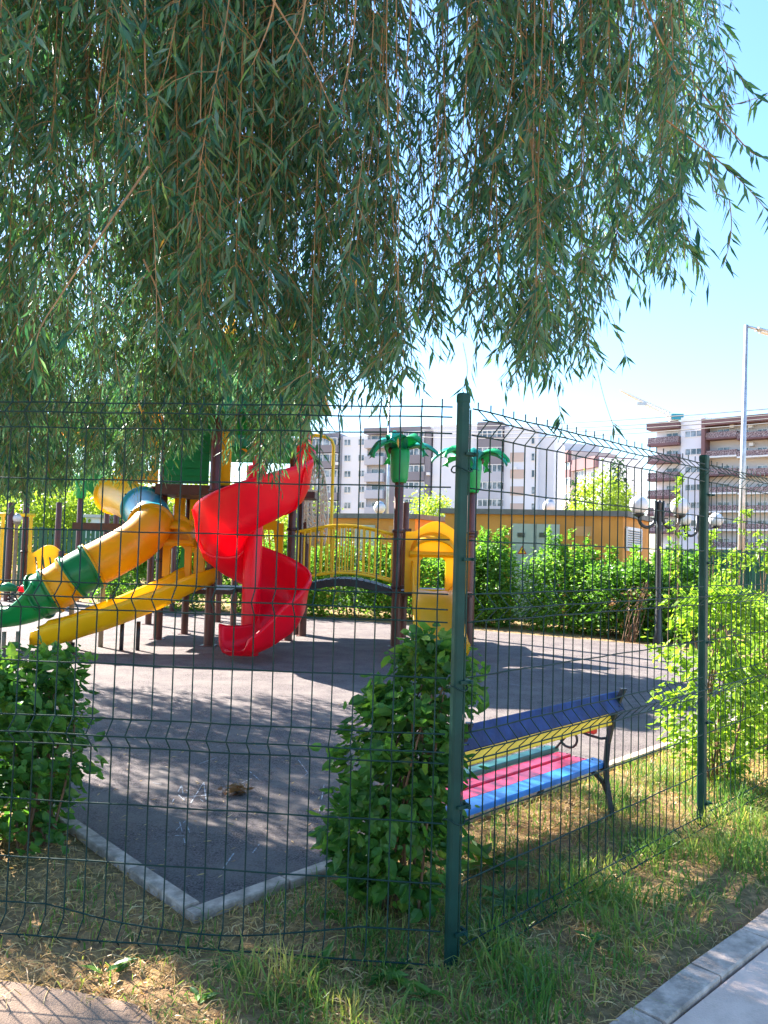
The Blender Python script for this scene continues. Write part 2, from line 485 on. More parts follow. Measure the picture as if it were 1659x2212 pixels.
def hgt(x, y):
    """small bumps of the soil; level under the rubber, the pavement and the path"""
    x = np.asarray(x, float); y = np.asarray(y, float)
    p = perp(x, y)
    m = np.clip(pperp(x, y) / 0.18, 0, 1) * np.clip((9.0 - np.hypot(x, y - 3)) / 2, 0, 1)
    nl = (TL.y, -TL.x)
    d = np.minimum((x - KA.x) * NIN.x + (y - KA.y) * NIN.y, (x - KA.x) * nl[0] + (y - KA.y) * nl[1])
    m = m * np.clip((-d - 0.02) / 0.25, 0, 1)
    m = np.where(in_poly(x, y, PATH), 0, m)
    return (fbm(x * 2.2, y * 2.2, 3) - 0.35) * 0.075 * m

gx = np.unique(np.concatenate([np.linspace(-4.5, 6, 211), np.linspace(-900, -4.5, 24), np.linspace(6, 900, 24)]))
gy = np.unique(np.concatenate([np.linspace(0.5, 9, 171), np.linspace(-300, 0.5, 14), np.linspace(9, 1500, 30)]))
GX, GY = np.meshgrid(gx, gy)
GZ = hgt(GX, GY)
nx_, ny_ = len(gx), len(gy)
idx = np.arange(nx_ * ny_).reshape(ny_, nx_)
fq = np.stack([idx[:-1, :-1], idx[:-1, 1:], idx[1:, 1:], idx[1:, :-1]], -1).reshape(-1, 4)

m = bpy.data.materials.new('soil'); m.use_nodes = True
nt = m.node_tree; b = nt.nodes['Principled BSDF']
tc = N(nt, 'ShaderNodeTexCoord')
def noise_ramp(scale, p0, p1, c0, c1, detail=8, rough=0.65):
    no = N(nt, 'ShaderNodeTexNoise'); no.inputs['Scale'].default_value = scale; no.inputs['Detail'].default_value = detail; no.inputs['Roughness'].default_value = rough
    nt.links.new(tc.outputs['Object'], no.inputs['Vector'])
    r = N(nt, 'ShaderNodeValToRGB'); r.color_ramp.elements[0].position = p0; r.color_ramp.elements[1].position = p1
    r.color_ramp.elements[0].color = (*c0, 1); r.color_ramp.elements[1].color = (*c1, 1)
    nt.links.new(no.outputs['Fac'], r.inputs['Fac'])
    return no, r
n1, r1 = noise_ramp(1.7, 0.4, 0.62, (0.27, 0.155, 0.085), (0.15, 0.13, 0.055))
n2, r2 = noise_ramp(28, 0.42, 0.66, (0, 0, 0), (1, 1, 1))
mx = N(nt, 'ShaderNodeMix', data_type='RGBA')
nt.links.new(r2.outputs['Color'], mx.inputs['Factor']); nt.links.new(r1.outputs['Color'], mx.inputs['A']); mx.inputs['B'].default_value = (0.44, 0.28, 0.13, 1)
nt.links.new(mx.outputs['Result'], b.inputs['Base Color']); b.inputs['Roughness'].default_value = 0.95; b.inputs['Specular IOR Level'].default_value = 0.1
n3, _ = noise_ramp(90, 0, 1, (0, 0, 0), (1, 1, 1))
bp = N(nt, 'ShaderNodeBump'); bp.inputs['Strength'].default_value = 0.9; bp.inputs['Distance'].default_value = 0.015
nt.links.new(n3.outputs['Fac'], bp.inputs['Height']); nt.links.new(bp.outputs['Normal'], b.inputs['Normal'])
M_['soil'] = m
ground = obj('ground', np_mesh('ground', np.stack([GX.ravel(), GY.ravel(), GZ.ravel()], 1), fq, M_['soil'], True))
tag(ground, kind='structure')

rb = MB()
zt = 0.012
n = len(RUB)
rb.add([(p.x, p.y, zt) for p in RUB] + [(p.x, p.y, -0.05) for p in RUB], [tuple(range(n))] + [(i, (i + 1) % n, n + (i + 1) % n, n + i) for i in range(n)])
tag(rb.build('playground_surface', M_['rubber']), kind='structure')

# the kerb: stones laid end to end round the rubber surface
def kerb_row(start, d, nrm, length, stone, parent, name, w, z0, z1, count, jit=0.004, lead=0.0):
    for i in range(count):
        L = stone * (1 + 0.04 * (random.random() - 0.5))
        s0 = lead + i * stone
        a = start + d * (s0 + 0.006); b_ = start + d * (s0 + stone - 0.006)
        j = nrm * ((random.random() - 0.5) * jit * 2)
        mb = MB()
        zz = z1 + (random.random() - 0.5) * jit
        hz = (z0 + zz) / 2
        c = nrm * (w / 2)
        mb.bar(a + c + j + Vector((0, 0, hz)), b_ + c - j + Vector((0, 0, hz + (random.random() - 0.5) * jit)), w, zz - z0, bev=0.006)
        mb.build(name, M_['concrete'], parent)

kerb = bpy.data.objects.new('kerb', None); link(kerb); kerb.location = KA; tag(kerb, kind='structure')
kerb_row(KA + TL * 0.005, TL, Vector((-TL.y, TL.x, 0)), 8, 0.5, kerb, 'kerb_stone', 0.075, -0.12, 0.045, 18)
kerb_row(KA - T * 0.08, T, -NIN, 9, 0.5, kerb, 'kerb_stone', 0.075, -0.12, 0.04, 18)

# the pavement on this side of the fence with its flush edging stones
pav = MB()
e0 = P0 - TP * 6 - NP * 0.13; e1 = P0 + TP * 30 - NP * 0.13
q0 = e0 - NP * 14; q1 = e1 - NP * 14
pav.add([(p.x, p.y, 0.022) for p in (e0, e1, q1, q0)] + [(p.x, p.y, -0.08) for p in (e0, e1, q1, q0)], [(0, 1, 2, 3), (0, 1, 5, 4), (1, 2, 6, 5), (2, 3, 7, 6), (3, 0, 4, 7)])
tag(pav.build('pavement', M_['pavement']), kind='structure')
edge = bpy.data.objects.new('pavement_edging', None); link(edge); edge.location = P0; tag(edge, kind='structure')
kerb_row(P0 - TP * 2.03, TP, -NP, 12, 0.42, edge, 'edging_stone', 0.118, -0.1, 0.034, 20, 0.006)

pt = MB()
n = len(PATH)
pt.add([(p.x, p.y, 0.016) for p in PATH] + [(p.x, p.y, -0.05) for p in PATH], [tuple(range(n))] + [(i, (i + 1) % n, n + (i + 1) % n, n + i) for i in range(n)])
tag(pt.build('path', M_['path']), kind='structure')

# chalk scribbles on the rubber
def chalk(pts, w=0.0055):
    ck = MB()
    pts = [gp(*p) for p in pts]
    for a, c in zip(pts[:-1], pts[1:]):
        for k in range(5):                                   # broken strokes
            if random.random() < 0.25: continue
            p = a.lerp(c, k / 5); q = a.lerp(c, (k + 0.85) / 5)
            s_ = Vector(((q - p).y, -(q - p).x, 0)).normalized() * w * random.uniform(0.3, 0.7)
            ck.add([(v.x, v.y, zt + 0.004) for v in (p - s_, q - s_, q + s_, p + s_)], [(0, 1, 2, 3)])
    tag(ck.build('chalk_scribble', M_['chalk'], chalk_t), kind='stuff')
chalk_t = thing('chalk_drawing', 'pale chalk scribbles on the dark rubber surface', 'chalk drawing', gp(430, 1730, zt))
for st in ([(372, 1738), (392, 1702), (398, 1735), (385, 1722)], [(402, 1712), (440, 1738)], [(412, 1740), (440, 1695), (445, 1735)], [(400, 1728), (455, 1722)], [(470, 1718), (520, 1710)],
           [(515, 1700), (552, 1682)], [(540, 1672), (560, 1690)], [(380, 1800), (400, 1780), (410, 1806)], [(345, 1810), (400, 1812)], [(385, 1770), (400, 1830)],
           [(640, 1640), (665, 1675), (645, 1690)], [(300, 1690), (350, 1700)], [(455, 1755), (500, 1748)], [(560, 1830), (545, 1850)], [(505, 1850), (470, 1900)], [(620, 1560), (700, 1590)],
           [(290, 1600), (330, 1590)], [(430, 1655), (470, 1640)], [(1100, 1480), (1180, 1492)], [(1210, 1520), (1290, 1500)], [(700, 1700), (690, 1760)]):
    chalk(st)

# ------------------------------------------------------------------ the wire mesh fence
POST_H = 2.14
fence = thing('mesh_fence', 'dark green welded wire mesh fence with folded panels and square posts round the playground', 'fence', C0)

def post(pos, yaw, h, parent, d1=0.05, d2=0.042):
    mb = MB()
    pr = []
    R = Matrix.Rotation(yaw, 3, 'Z')
    c = 0.007
    prof = [(-d1/2 + c, -d2/2), (d1/2 - c, -d2/2), (d1/2, -d2/2 + c), (d1/2, d2/2 - c), (d1/2 - c, d2/2), (-d1/2 + c, d2/2), (-d1/2, d2/2 - c), (-d1/2, -d2/2 + c)]
    rows = [[pos + R @ Vector((a, b_, 0)) + Vector((0, 0, z)) for a, b_ in prof] for z in (-0.1, h)]
    mb.sweep(rows, smooth=False)
    # the two pressed lips along the post
    for s_ in (-1, 1):
        mb.bar(pos + R @ Vector((d1/2 + 0.004, s_ * 0.012, 0)) + Vector((0, 0, 0)), pos + R @ Vector((d1/2 + 0.004, s_ * 0.012, 0)) + Vector((0, 0, h - 0.05)), 0.006, 0.008)
    p = mb.build('post', M_['fence'], parent)
    mb = MB()
    prof2 = [(a * 1.1, b_ * 1.1) for a, b_ in prof]
    rows = [[pos + R @ Vector((a * k, b_ * k, 0)) + Vector((0, 0, z)) for a, b_ in prof2] for z, k in ((h - 0.022, 1), (h + 0.004, 1), (h + 0.012, 0.86))]
    mb.sweep(rows, smooth=False)
    mb.build('cap', M_['fence'], p)
    for z in (0.14, 0.6, 1.06, 1.52, 1.92):
        mb = MB()
        mb.bar(pos + R @ Vector((0, -d2/2 - 0.008, 0)) + Vector((0, 0, z)), pos + R @ Vector((d1/2 + 0.028, -d2/2 - 0.004, 0)) + Vector((0, 0, z)), 0.01, 0.012)
        mb.bar(pos + R @ Vector((d1/2 + 0.03, -d2/2 - 0.008, 0)) + Vector((0, 0, z)), pos + R @ Vector((d1/2 + 0.03, d2/2, 0)) + Vector((0, 0, z)), 0.01, 0.012)
        mb.tube([pos + R @ Vector((d1/2 + 0.02, -d2/2 - 0.024, 0)) + Vector((0, 0, z)), pos + R @ Vector((d1/2 + 0.02, -d2/2 + 0.004, 0)) + Vector((0, 0, z))], 0.006, 6)
        mb.build('clip', M_['fence'], p)
    return p

# heights of the horizontal wires; the middle one of each trio rides on the fold
HZ = [2.096, 2.049, 1.996, 1.791, 1.590, 1.386, 1.333, 1.282, 1.074, 0.865, 0.811, 0.757, 0.54, 0.32, 0.092, 0.052, 0.012]
FOLD = {2.049, 1.333, 0.811, 0.052}
FD = 0.052

def fold_off(z):
    for f_ in FOLD:
        a = abs(z - f_)
        if a < 0.05: return FD * (1 - a / 0.05)
    return 0.0

def panel(start, d, outn, length, nw, parent, sag=None, lean=0.0):
    p = bpy.data.objects.new('mesh_panel', None); link(p, parent)
    p.location = wm(parent).inverted() @ start
    zs = sorted(set([0.0] + [z for f_ in FOLD for z in (f_ - 0.05, f_, f_ + 0.05) if z > 0] + [2.128]))
    for i in range(nw):
        s_ = (i + 0.5) * length / nw
        base = start + d * s_
        wob = (random.random() - 0.5) * 0.004
        mb = MB()
        mb.tube([base + outn * (fold_off(z) + wob) + Vector((0, 0, z)) + d * wob for z in zs], 0.0029, 6)
        mb.build('vertical_wire', M_['wire'], p)
    for z in HZ:
        mb = MB()
        pts = []
        for k in range(25):
            s_ = length * k / 24
            zz = z + (sag(s_, z) if sag else 0)
            pts.append(start + d * s_ + outn * (fold_off(z) + 0.005) + Vector((0, 0, zz + 0.0015 * math.sin(k * 1.3 + z * 9))))
        mb.tube(pts, 0.0031, 6)
        mb.build('horizontal_wire', M_['wire'], p)
    return p

OUT_R = -NIN
OUT_L = Vector((-LF.y, LF.x, 0))
if OUT_L.y > 0: OUT_L = -OUT_L
post(C0, math.atan2(T.y, T.x) - 0.32, POST_H, fence, 0.044, 0.036)
for k in (1, 2, 3):
    post(C0 + T * 2.235 * k, math.atan2(T.y, T.x), POST_H, fence)
    panel(C0 + T * (2.235 * (k - 1) + 0.035) + OUT_R * 0.012, T, OUT_R, 2.16, 27, fence)
def sag_l(s_, z):
    if z == 0.32: return 0
    if z == 0.092:                                            # the torn wire that hangs loose
        return 0.06 - 0.07 * math.sin(min(1, max(0, (s_ - 0.3) / 1.2)) * math.pi) if s_ < 1.8 else 0.06
    return 0
post(C0 + LF * 2.5, math.atan2(LF.y, LF.x), POST_H, fence)
panel(C0 + LF * 0.04 + OUT_L * 0.012, LF, OUT_L, 2.42, 31, fence, sag_l)
for s_ in (0.55, 1.04, 1.86):                                 # ties round the corner post
    mb = MB()
    mb.tube([C0 + Vector((0.04 * math.cos(a), 0.04 * math.sin(a), s_ + 0.01 * math.sin(2 * a))) for a in np.linspace(0, 2 * math.pi, 17)], 0.003, 5)
    mb.build('wire_tie', M_['wire'], fence)

# ------------------------------------------------------------------ the bench
TB = T.copy()                                                # along the bench
BB = NIN.copy()                                              # from the backrest towards the playground
B0 = gp(1328, 1768)                                          # foot of the near rear leg at the right end
BL = 1.5
bench = thing('park_bench', 'park bench seen from behind, blue and yellow backrest, pink and blue seat slats', 'bench', B0 - TB * BL * 0.5)
def bpnt(s_, d_, z): return B0 - TB * s_ + BB * d_ + Vector((0, 0, z))
def slat(s0, s1, d_, z, w, th, tilt, mat, name):
    """plank along the bench; tilt 0 lies flat, 90 stands up"""
    R = Matrix.Rotation(math.radians(tilt), 3, TB)
    a = bpnt(s0, d_, z); b_ = bpnt(s1, d_, z)
    mb = MB()
    mb.bar(a, b_, w, th, up=R @ Vector((0, 0, 1)), bev=0.005)
    o = mb.build(name, mat, bench)
    nrm = (R @ Vector((0, 0, 1)))
    mb = MB()
    for q in (0.045, BL - 0.045):
        for k in (-0.25, 0.25):
            c = bpnt(q, d_, z) + nrm * (th / 2) + (R @ BB) * (w * k)
            mb.sphere(c, 0.0075, 8, 4, 0.5); mb.sphere(c - nrm * th, 0.0075, 8, 4, 0.5)
    tag(mb.build('bolts', M_['iron'], o), kind='stuff')
    return o
# rear legs sweep up into the back
def frame(s_):
    mb = MB()
    up_ = [bpnt(s_, d_, z) for d_, z in ((0.0, 0.0), (0.018, 0.1), (0.04, 0.22), (0.045, 0.32), (0.035, 0.44), (0.005, 0.58), (-0.035, 0.71), (-0.06, 0.765))]
    for a, b_ in zip(up_[:-1], up_[1:]): mb.bar(a, b_, 0.028, 0.026)
    mb.bar(up_[-1], up_[-1] + Vector((0, 0, 0.008)), 0.034, 0.034)
    o = mb.build('end_frame', M_['iron'], bench)
    mb = MB()
    st = [bpnt(s_, d_, z) for d_, z in ((0.045, 0.285), (0.12, 0.28), (0.25, 0.277), (0.38, 0.285), (0.49, 0.30))]
    for a, b_ in zip(st[:-1], st[1:]): mb.bar(a, b_, 0.026, 0.024)
    mb.build('seat_bearer', M_['iron'], o)
    mb = MB()
    st = [bpnt(s_, d_, z) for d_, z in ((0.03, 0.14), (0.06, 0.2), (0.11, 0.24), (0.18, 0.268))]
    for a, b_ in zip(st[:-1], st[1:]): mb.bar(a, b_, 0.022, 0.022)
    mb.build('brace', M_['iron'], o)
    mb = MB()
    st = [bpnt(s_, d_, z) for d_, z in ((0.47, 0.29), (0.48, 0.2), (0.475, 0.1), (0.51, 0.0))]
    for a, b_ in zip(st[:-1], st[1:]): mb.bar(a, b_, 0.026, 0.024)
    mb.build('front_leg', M_['iron'], o)
    mb = MB()
    arm = [bpnt(s_, d_, z) for d_, z in ((0.025, 0.47), (0.08, 0.455), (0.16, 0.46), (0.25, 0.475), (0.33, 0.475))]
    for k in range(13):                                       # the scroll under the arm rest
        a = math.radians(60 - k * 26)
        arm.append(bpnt(s_, 0.30 + 0.06 * math.cos(a), 0.415 + 0.055 * math.sin(a)))
    arm += [bpnt(s_, 0.38, 0.35), bpnt(s_, 0.43, 0.30)]
    mb.tube(arm, 0.008, 8)
    mb.build('arm_scroll', M_['iron'], o)
    mb = MB()
    mb.bar(bpnt(s_, 0.12, 0.49), bpnt(s_, 0.36, 0.497), 0.05, 0.032, bev=0.008)
    mb.build('armrest', M_['red_paint'], o)
frame(0.03); frame(BL - 0.03)
slat(0.0, BL, -0.018, 0.69, 0.115, 0.032, 90 - 22, M_['blue_paint'], 'backrest_slat')
slat(0.04, BL, 0.022, 0.588, 0.08, 0.026, 90 - 16, M_['yellow_paint'], 'backrest_slat')
slat(0.0, BL, 0.105, 0.306, 0.1, 0.032, 5, M_['sky_paint'], 'seat_slat')
slat(0.03, BL, 0.215, 0.302, 0.1, 0.03, 0, M_['pink_paint'], 'seat_slat')
slat(0.03, BL, 0.325, 0.307, 0.1, 0.03, -3, M_['pink_paint'], 'seat_slat')
slat(0.0, BL, 0.437, 0.322, 0.1, 0.03, -7, M_['green_paint'], 'seat_slat')
# ------------------------------------------------------------------ the play structure
DEP = 11.8
play = thing('play_structure', 'large playground tower set with red spiral slide, yellow slides, arched bridge and palm tree posts', 'play structure', (-2.4, DEP, 0))

def pole(parent, xb, yb, xt, yt, r=0.066, name='post', mat=None, collars=(), Y=None):
    base = gp(xb, yb) if Y is None else Vector((px(xb, yb, Y).x, Y, 0))
    top = px(xt, yt, base.y)
    x = base.x
    mb = MB()
    mb.lathe([(r, 0), (r, top.z - 0.02), (r * 0.8, top.z)], (x, base.y, 0), 16)
    mb.box2((x - r * 1.5, base.y - r * 1.5, 0), (x + r * 1.5, base.y + r * 1.5, 0.02))
    o = mb.build(name, mat or M_['brown'], parent)
    for yc in collars:
        z = px(xb, yc, base.y).z
        c = MB(); c.lathe([(r, -0.025), (r + 0.018, -0.02), (r + 0.018, 0.02), (r, 0.025)], (x, base.y, z), 16)
        c.box2((x + r, base.y - 0.03, z - 0.03), (x + r + 0.045, base.y + 0.03, z + 0.03))
        c.build('collar', M_['darkbrown'], o)
    return o, Vector((x, base.y, top.z))

def palm_top(parent, top, k=1.0, seed=0, leaf_mat=('bright_green', 'palm_blue')):
    rr = random.Random(seed)
    mb = MB()
    mb.lathe([(0.085 * k, 0.0), (0.10 * k, 0.0), (0.125 * k, 0.06 * k), (0.14 * k, 0.28 * k), (0.145 * k, 0.46 * k), (0.13 * k, 0.5 * k), (0.05 * k, 0.52 * k)], (top.x, top.y, top.z - 0.02), 22)
    # woven relief of the pot
    o = mb.build('palm_pot', M_['bright_green'], parent)
    hub = top + Vector((0, 0, 0.46 * k))
    nl = 7
    for i in range(nl):
        an = 2 * math.pi * i / nl + rr.uniform(-0.2, 0.2) + seed
        d = Vector((math.cos(an), math.sin(an), 0)); s_ = Vector((-d.y, d.x, 0))
        L = 0.66 * k * rr.uniform(0.9, 1.1)
        rise = rr.uniform(0.14, 0.26) * k; drop = rr.uniform(0.1, 0.34) * k
        rows = []
        for j in range(10):
            t = j / 9
            c = hub + d * (L * (t - 0.12 * t * t)) + Vector((0, 0, rise * math.sin(t * math.pi * 0.75) - drop * t * t))
            w = 0.16 * k * (math.sin(min(1, t * 1.05 + 0.12) * math.pi) ** 0.6 if t < 0.93 else 0.45)
            w = max(w, 0.02)
            th = 0.022 * k
            rows.append([c - s_ * w + Vector((0, 0, -0.03 * k)), c - s_ * w * 0.5 + Vector((0, 0, 0.0)), c + Vector((0, 0, th * 1.7)), c + s_ * w * 0.5, c + s_ * w + Vector((0, 0, -0.03 * k)), c + s_ * w * 0.5 + Vector((0, 0, -th)), c + Vector((0, 0, -th * 0.4)), c - s_ * w * 0.5 + Vector((0, 0, -th))])
        mb = MB(); mb.sweep(rows)
        mb.build('palm_leaf', M_[leaf_mat[(i + seed) % 2]], o)
    for i in range(3):
        an = rr.uniform(0, 6.28)
        mb = MB(); mb.sphere(hub + Vector((0.13 * k * math.cos(an), 0.13 * k * math.sin(an), -0.0)), 0.055 * k, 12, 8)
        mb.build('coconut', M_['darkbrown'], o)
    return o

# the posts of the towers
P1, t1 = pole(play, 340, 1382, 355, 860, 0.07, collars=(1060, 1210))
P2, t2 = pole(play, 450, 1396, 474, 860, 0.075, collars=(1060, 1230))
for a in ((398, 1371, 405, 1050), (470, 1345, 476, 1050), (503, 1352, 508, 1050), (371, 1322, 376, 1090), (320, 1350, 327, 1050)):
    pole(play, *a, r=0.06)
Pb1, _ = pole(play, 622, 1385, 630, 975, 0.066, collars=(1143, 1262))
Pb2, _ = pole(play, 653, 1375, 661, 1000, 0.066)
PA, ta = pole(play, 853, 1398, 861, 1040, 0.075, collars=(1147, 1268))
PB, _ = pole(play, 869, 1378, 876, 1085, 0.066, collars=(1145,))
PC, tc_ = pole(play, 1011, 1394, 1018, 1062, 0.072, collars=(1150, 1157))
PD, _ = pole(play, 1015, 1380, 1021, 1076, 0.066)
mb = MB(); mb.sphere((0, 0, 0), 0.062, 12, 8)
palm_top(play, ta, 1.08, 1)
palm_top(play, tc_, 1.12, 2)
palm_top(play, t1 + Vector((0, 0, -0.05)), 1.05, 3)
palm_top(play, t2 + Vector((0, 0, 0.25)), 1.1, 4)

Yf, Yb = 11.75, 13.15
def ZX(x, y, Y):
    p = px(x, y, Y); return p.x, p.z
xL = px(347, 1200, 12.3).x; xR = px(500, 1200, 12.3).x
zd = 0.86                                                       # lower deck
zu = 2.46                                                       # upper deck
def planked(name, x0, x1, y0, y1, z, th, mat):
    mb = MB(); mb.box2((x0, y0, z - th), (x1, y1, z)); return mb.build(name, mat, play)
planked('lower_deck', xL - 0.05, xR + 0.1, Yf, Yb, zd, 0.07, M_['darkbrown'])
planked('upper_deck', xL + 0.0, xR + 0.1, Yf + 0.1, Yb, zu, 0.16, M_['darkbrown'])
# the little house on the upper deck: green boarded walls, one board laid over the next
hx0, hz1 = ZX(368, 928, 12.2); hx1, _z = ZX(462, 928, 12.2)
wallp = bpy.data.objects.new('house_wall', None); link(wallp, play); wallp.location = wm(play).inverted() @ Vector((hx0, 11.95, zu))
nb = 9
for k in range(nb):
    z0 = zu + 0.02 + k * (hz1 + 0.22 - zu) / nb; z1 = z0 + (hz1 + 0.22 - zu) / nb
    mb = MB(); mb.add([(hx0, 11.95, z0), (hx1, 11.95, z0), (hx1, 11.965, z1), (hx0, 11.965, z1), (hx0, 11.99, z0), (hx1, 11.99, z0), (hx1, 11.99, z1), (hx0, 11.99, z1)],
                      [(0, 1, 2, 3), (4, 7, 6, 5), (0, 4, 5, 1), (3, 2, 6, 7), (0, 3, 7, 4), (1, 5, 6, 2)])
    mb.build('board', M_['green'], wallp)
    mb = MB(); mb.box2((hx0, 11.99, z0), (hx0 + 0.03, 13.0, z1 - 0.004)); mb.build('board', M_['green'], wallp)
# yellow panels beside the green house, with a window opening
def arch_panel(name, x0, x1, z0, z1, Y, th, mat, hump=0.0, holes=None, parent=play):
    n = 16
    poly = [(x0, z0), (x1, z0)]
    for i in range(n + 1):
        t = 1 - i / n
        poly.append((x0 + (x1 - x0) * t, z1 + hump * max(0, math.sin(max(0, min(1, (t - 0.12) / 0.76)) * math.pi)) ** 1.3))
    mb = MB(); mb.prism(poly, (0, Y, 0), (1, 0, 0), (0, 0, 1), th, holes)
    return mb.build(name, mat, parent, bevel=0.012)
def slots(x0, x1, z0, z1, n=4, w=0.06):
    out = []
    for i in range(n):
        a = x0 + (x1 - x0) * (i + 0.15) / n; dx = (x1 - x0) / n * 0.75
        out.append([(a, z1), (a + w, z1), (a + w + dx, z0 + 0.05), (a + w + dx, z0), (a + dx, z0)][::-1])
    return out
x0, _ = ZX(476, 1000, 12.3); x1, _ = ZX(508, 1000, 12.3)
arch_panel('window_panel', x0, x1, zu - 0.02, zu + 0.85, 12.0, 0.05, M_['yellow'])
x0, _ = ZX(379, 1080, 12.6); x1, _ = ZX(402, 1080, 12.6)
arch_panel('side_panel', x0, x1, 1.55, zu - 0.17, 12.6, 0.05, M_['yellow'])
x0, _ = ZX(412, 1080, 12.9); x1, _ = ZX(440, 1080, 12.9)
arch_panel('side_panel', x0, x1, 1.4, zu - 0.17, 12.9, 0.05, M_['yellow'])
# the tall pointed roofs: four sloping sheets each
def pointed_roof(cx, cy, z0, z1, hw, hd, mats):
    roof = bpy.data.objects.new('roof', None); link(roof, play); roof.location = wm(play).inverted() @ Vector((cx, cy, z0))
    rows_ = [(1.0, 0.0), (0.62, 0.5), (0.18, 0.85), (0.0, 1.0)]
    for i in range(4):
        sx = [(-1, -1), (1, -1), (1, 1), (-1, 1)][i]; sy = [(1, -1), (1, 1), (-1, 1), (-1, -1)][i]
        vs = []
        for th in (0.0, -0.04):
            for k, h_ in rows_:
                for c in (sx, sy):
                    vs.append((cx + c[0] * hw * k, cy + c[1] * hd * k, z0 + (z1 - z0) * h_ + th))
        n_ = len(rows_)
        fs = []
        for j in range(n_ - 1):
            fs.append((2*j, 2*j+1, 2*j+3, 2*j+2)); q = 2 * n_
            fs.append((q+2*j, q+2*j+2, q+2*j+3, q+2*j+1))
        fs.append((0, 2*n_, 2*n_+1, 1))
        mb = MB(); mb.add(vs, fs); mb.build('roof_sheet', M_[mats[i % 2]], roof)
    mb = MB(); mb.lathe([(0.09, -0.06), (0.1, 0), (0.05, 0.1), (0.07, 0.2), (0.01, 0.3)], (cx, cy, z1), 14); mb.build('finial', M_['yellow'], roof)
pointed_roof(-2.6, 12.5, hz1 + 0.2, hz1 + 1.7, 1.3, 1.2, ('green', 'amber'))
pointed_roof(px(640, 840, 12.7).x - 0.42, 12.75, px(640, 866, 12.7).z, px(640, 866, 12.7).z + 1.2, 0.95, 1.0, ('green', 'amber'))
pointed_roof(-4.4, 14.4, 3.45, 5.0, 1.6, 1.3, ('green', 'amber'))  # unseen roof behind the willow, added and enlarged to shadow the rubber
pointed_roof(-2.9, 15.2, 3.35, 4.8, 1.3, 1.2, ('green', 'amber'))  # another added roof, hidden by the others, extends that cast shadow
# second, lower tower to the left behind: yellow wall panel, green drum of the tube slide
x0, z0 = ZX(253, 1030, 13.4); x1, z1 = ZX(346, 945, 13.4)
arch_panel('wall_panel', x0, x1, z0 - 0.1, z1, 13.4, 0.06, M_['amber'], 0.22, holes=[[(x0 + 0.12, z0 + 0.12), (x0 + 0.3, z0 + 0.12), (x0 + 0.3, z0 + 0.5), (x0 + 0.12, z0 + 0.5)], [(x0 + 0.42, z0 + 0.12), (x0 + 0.6, z0 + 0.12), (x0 + 0.6, z0 + 0.5), (x0 + 0.42, z0 + 0.5)]])
x0, z0 = ZX(186, 1070, 13.2); x1, z1 = ZX(243, 985, 13.2)
mb = MB()
pl = []
for i in range(13): pl.append((x0 + (x1 - x0) * i / 12, z0 + 0.12 * (1 - math.sin(math.pi * i / 12))))
pl += [(x1, z1), (x0, z1)]
mb.prism(pl, (0, 13.2, 0), (1, 0, 0), (0, 0, 1), 0.06); mb.build('green_panel', M_['green'], play, bevel=0.012)
for a in ((118, 1300, 122, 1085), (164, 1300, 169, 1075), (223, 1298, 230, 1060), (262, 1300, 268, 900), (243, 1310, 250, 950)):
    o, tp = pole(play, *a, r=0.07)
    if a[0] in (164,): palm_top(play, tp, 1.0, 5)
planked('left_deck', ZX(170, 1050, 13.5)[0], xL - 0.06, 13.3, 14.6, 1.86, 0.12, M_['darkbrown'])

# ---- tube slide: bends forward, then falls to the left
TUBE = [(245, 1068, 13.3), (272, 1078, 12.9), (300, 1092, 12.4), (322, 1112, 12.0), (325, 1138, 11.65), (300, 1166, 11.45), (262, 1190, 11.3), (225, 1210, 11.2), (190, 1228, 11.1), (158, 1246, 11.05), (128, 1266, 11.0), (104, 1279, 10.95), (84, 1289, 10.95)]
tp = [px(*a) for a in TUBE]
def catmull(P, n):
    out = []
    for i in range(len(P) - 1):
        p0, p1, p2, p3 = P[max(0, i - 1)], P[i], P[i + 1], P[min(len(P) - 1, i + 2)]
        for k in range(n):
            t = k / n
            out.append(0.5 * ((2 * p1) + (p2 - p0) * t + (2 * p0 - 5 * p1 + 4 * p2 - p3) * t * t + (3 * p1 - p0 - 3 * p2 + p3) * t ** 3))
    out.append(P[-1]); return out
def frames(path):
    fr = []
    for i, p in enumerate(path):
        t = (path[min(i + 1, len(path) - 1)] - path[max(i - 1, 0)]).normalized()
        s_ = t.cross(Vector((0, 0, 1))).normalized(); u_ = s_.cross(t)
        fr.append((p, t, s_, u_))
    return fr
path = catmull(tp, 8)
fr = frames(path)
tube = bpy.data.objects.new('tube_slide', None); link(tube, play); tube.location = wm(play).inverted() @ tp[5]
R_T = 0.315
def ring(f_, r, th=0.0):
    p, t, s_, u_ = f_
    return [p + (s_ * math.cos(a) + u_ * math.sin(a)) * (r + th) for a in np.linspace(0, 2 * math.pi, 25)[:-1]]
segs = [(0, 18, 'yellow'), (18, 30, 'teal'), (30, 62, 'amber'), (62, 73, 'green'), (73, 86, 'amber'), (86, 96, 'green')]
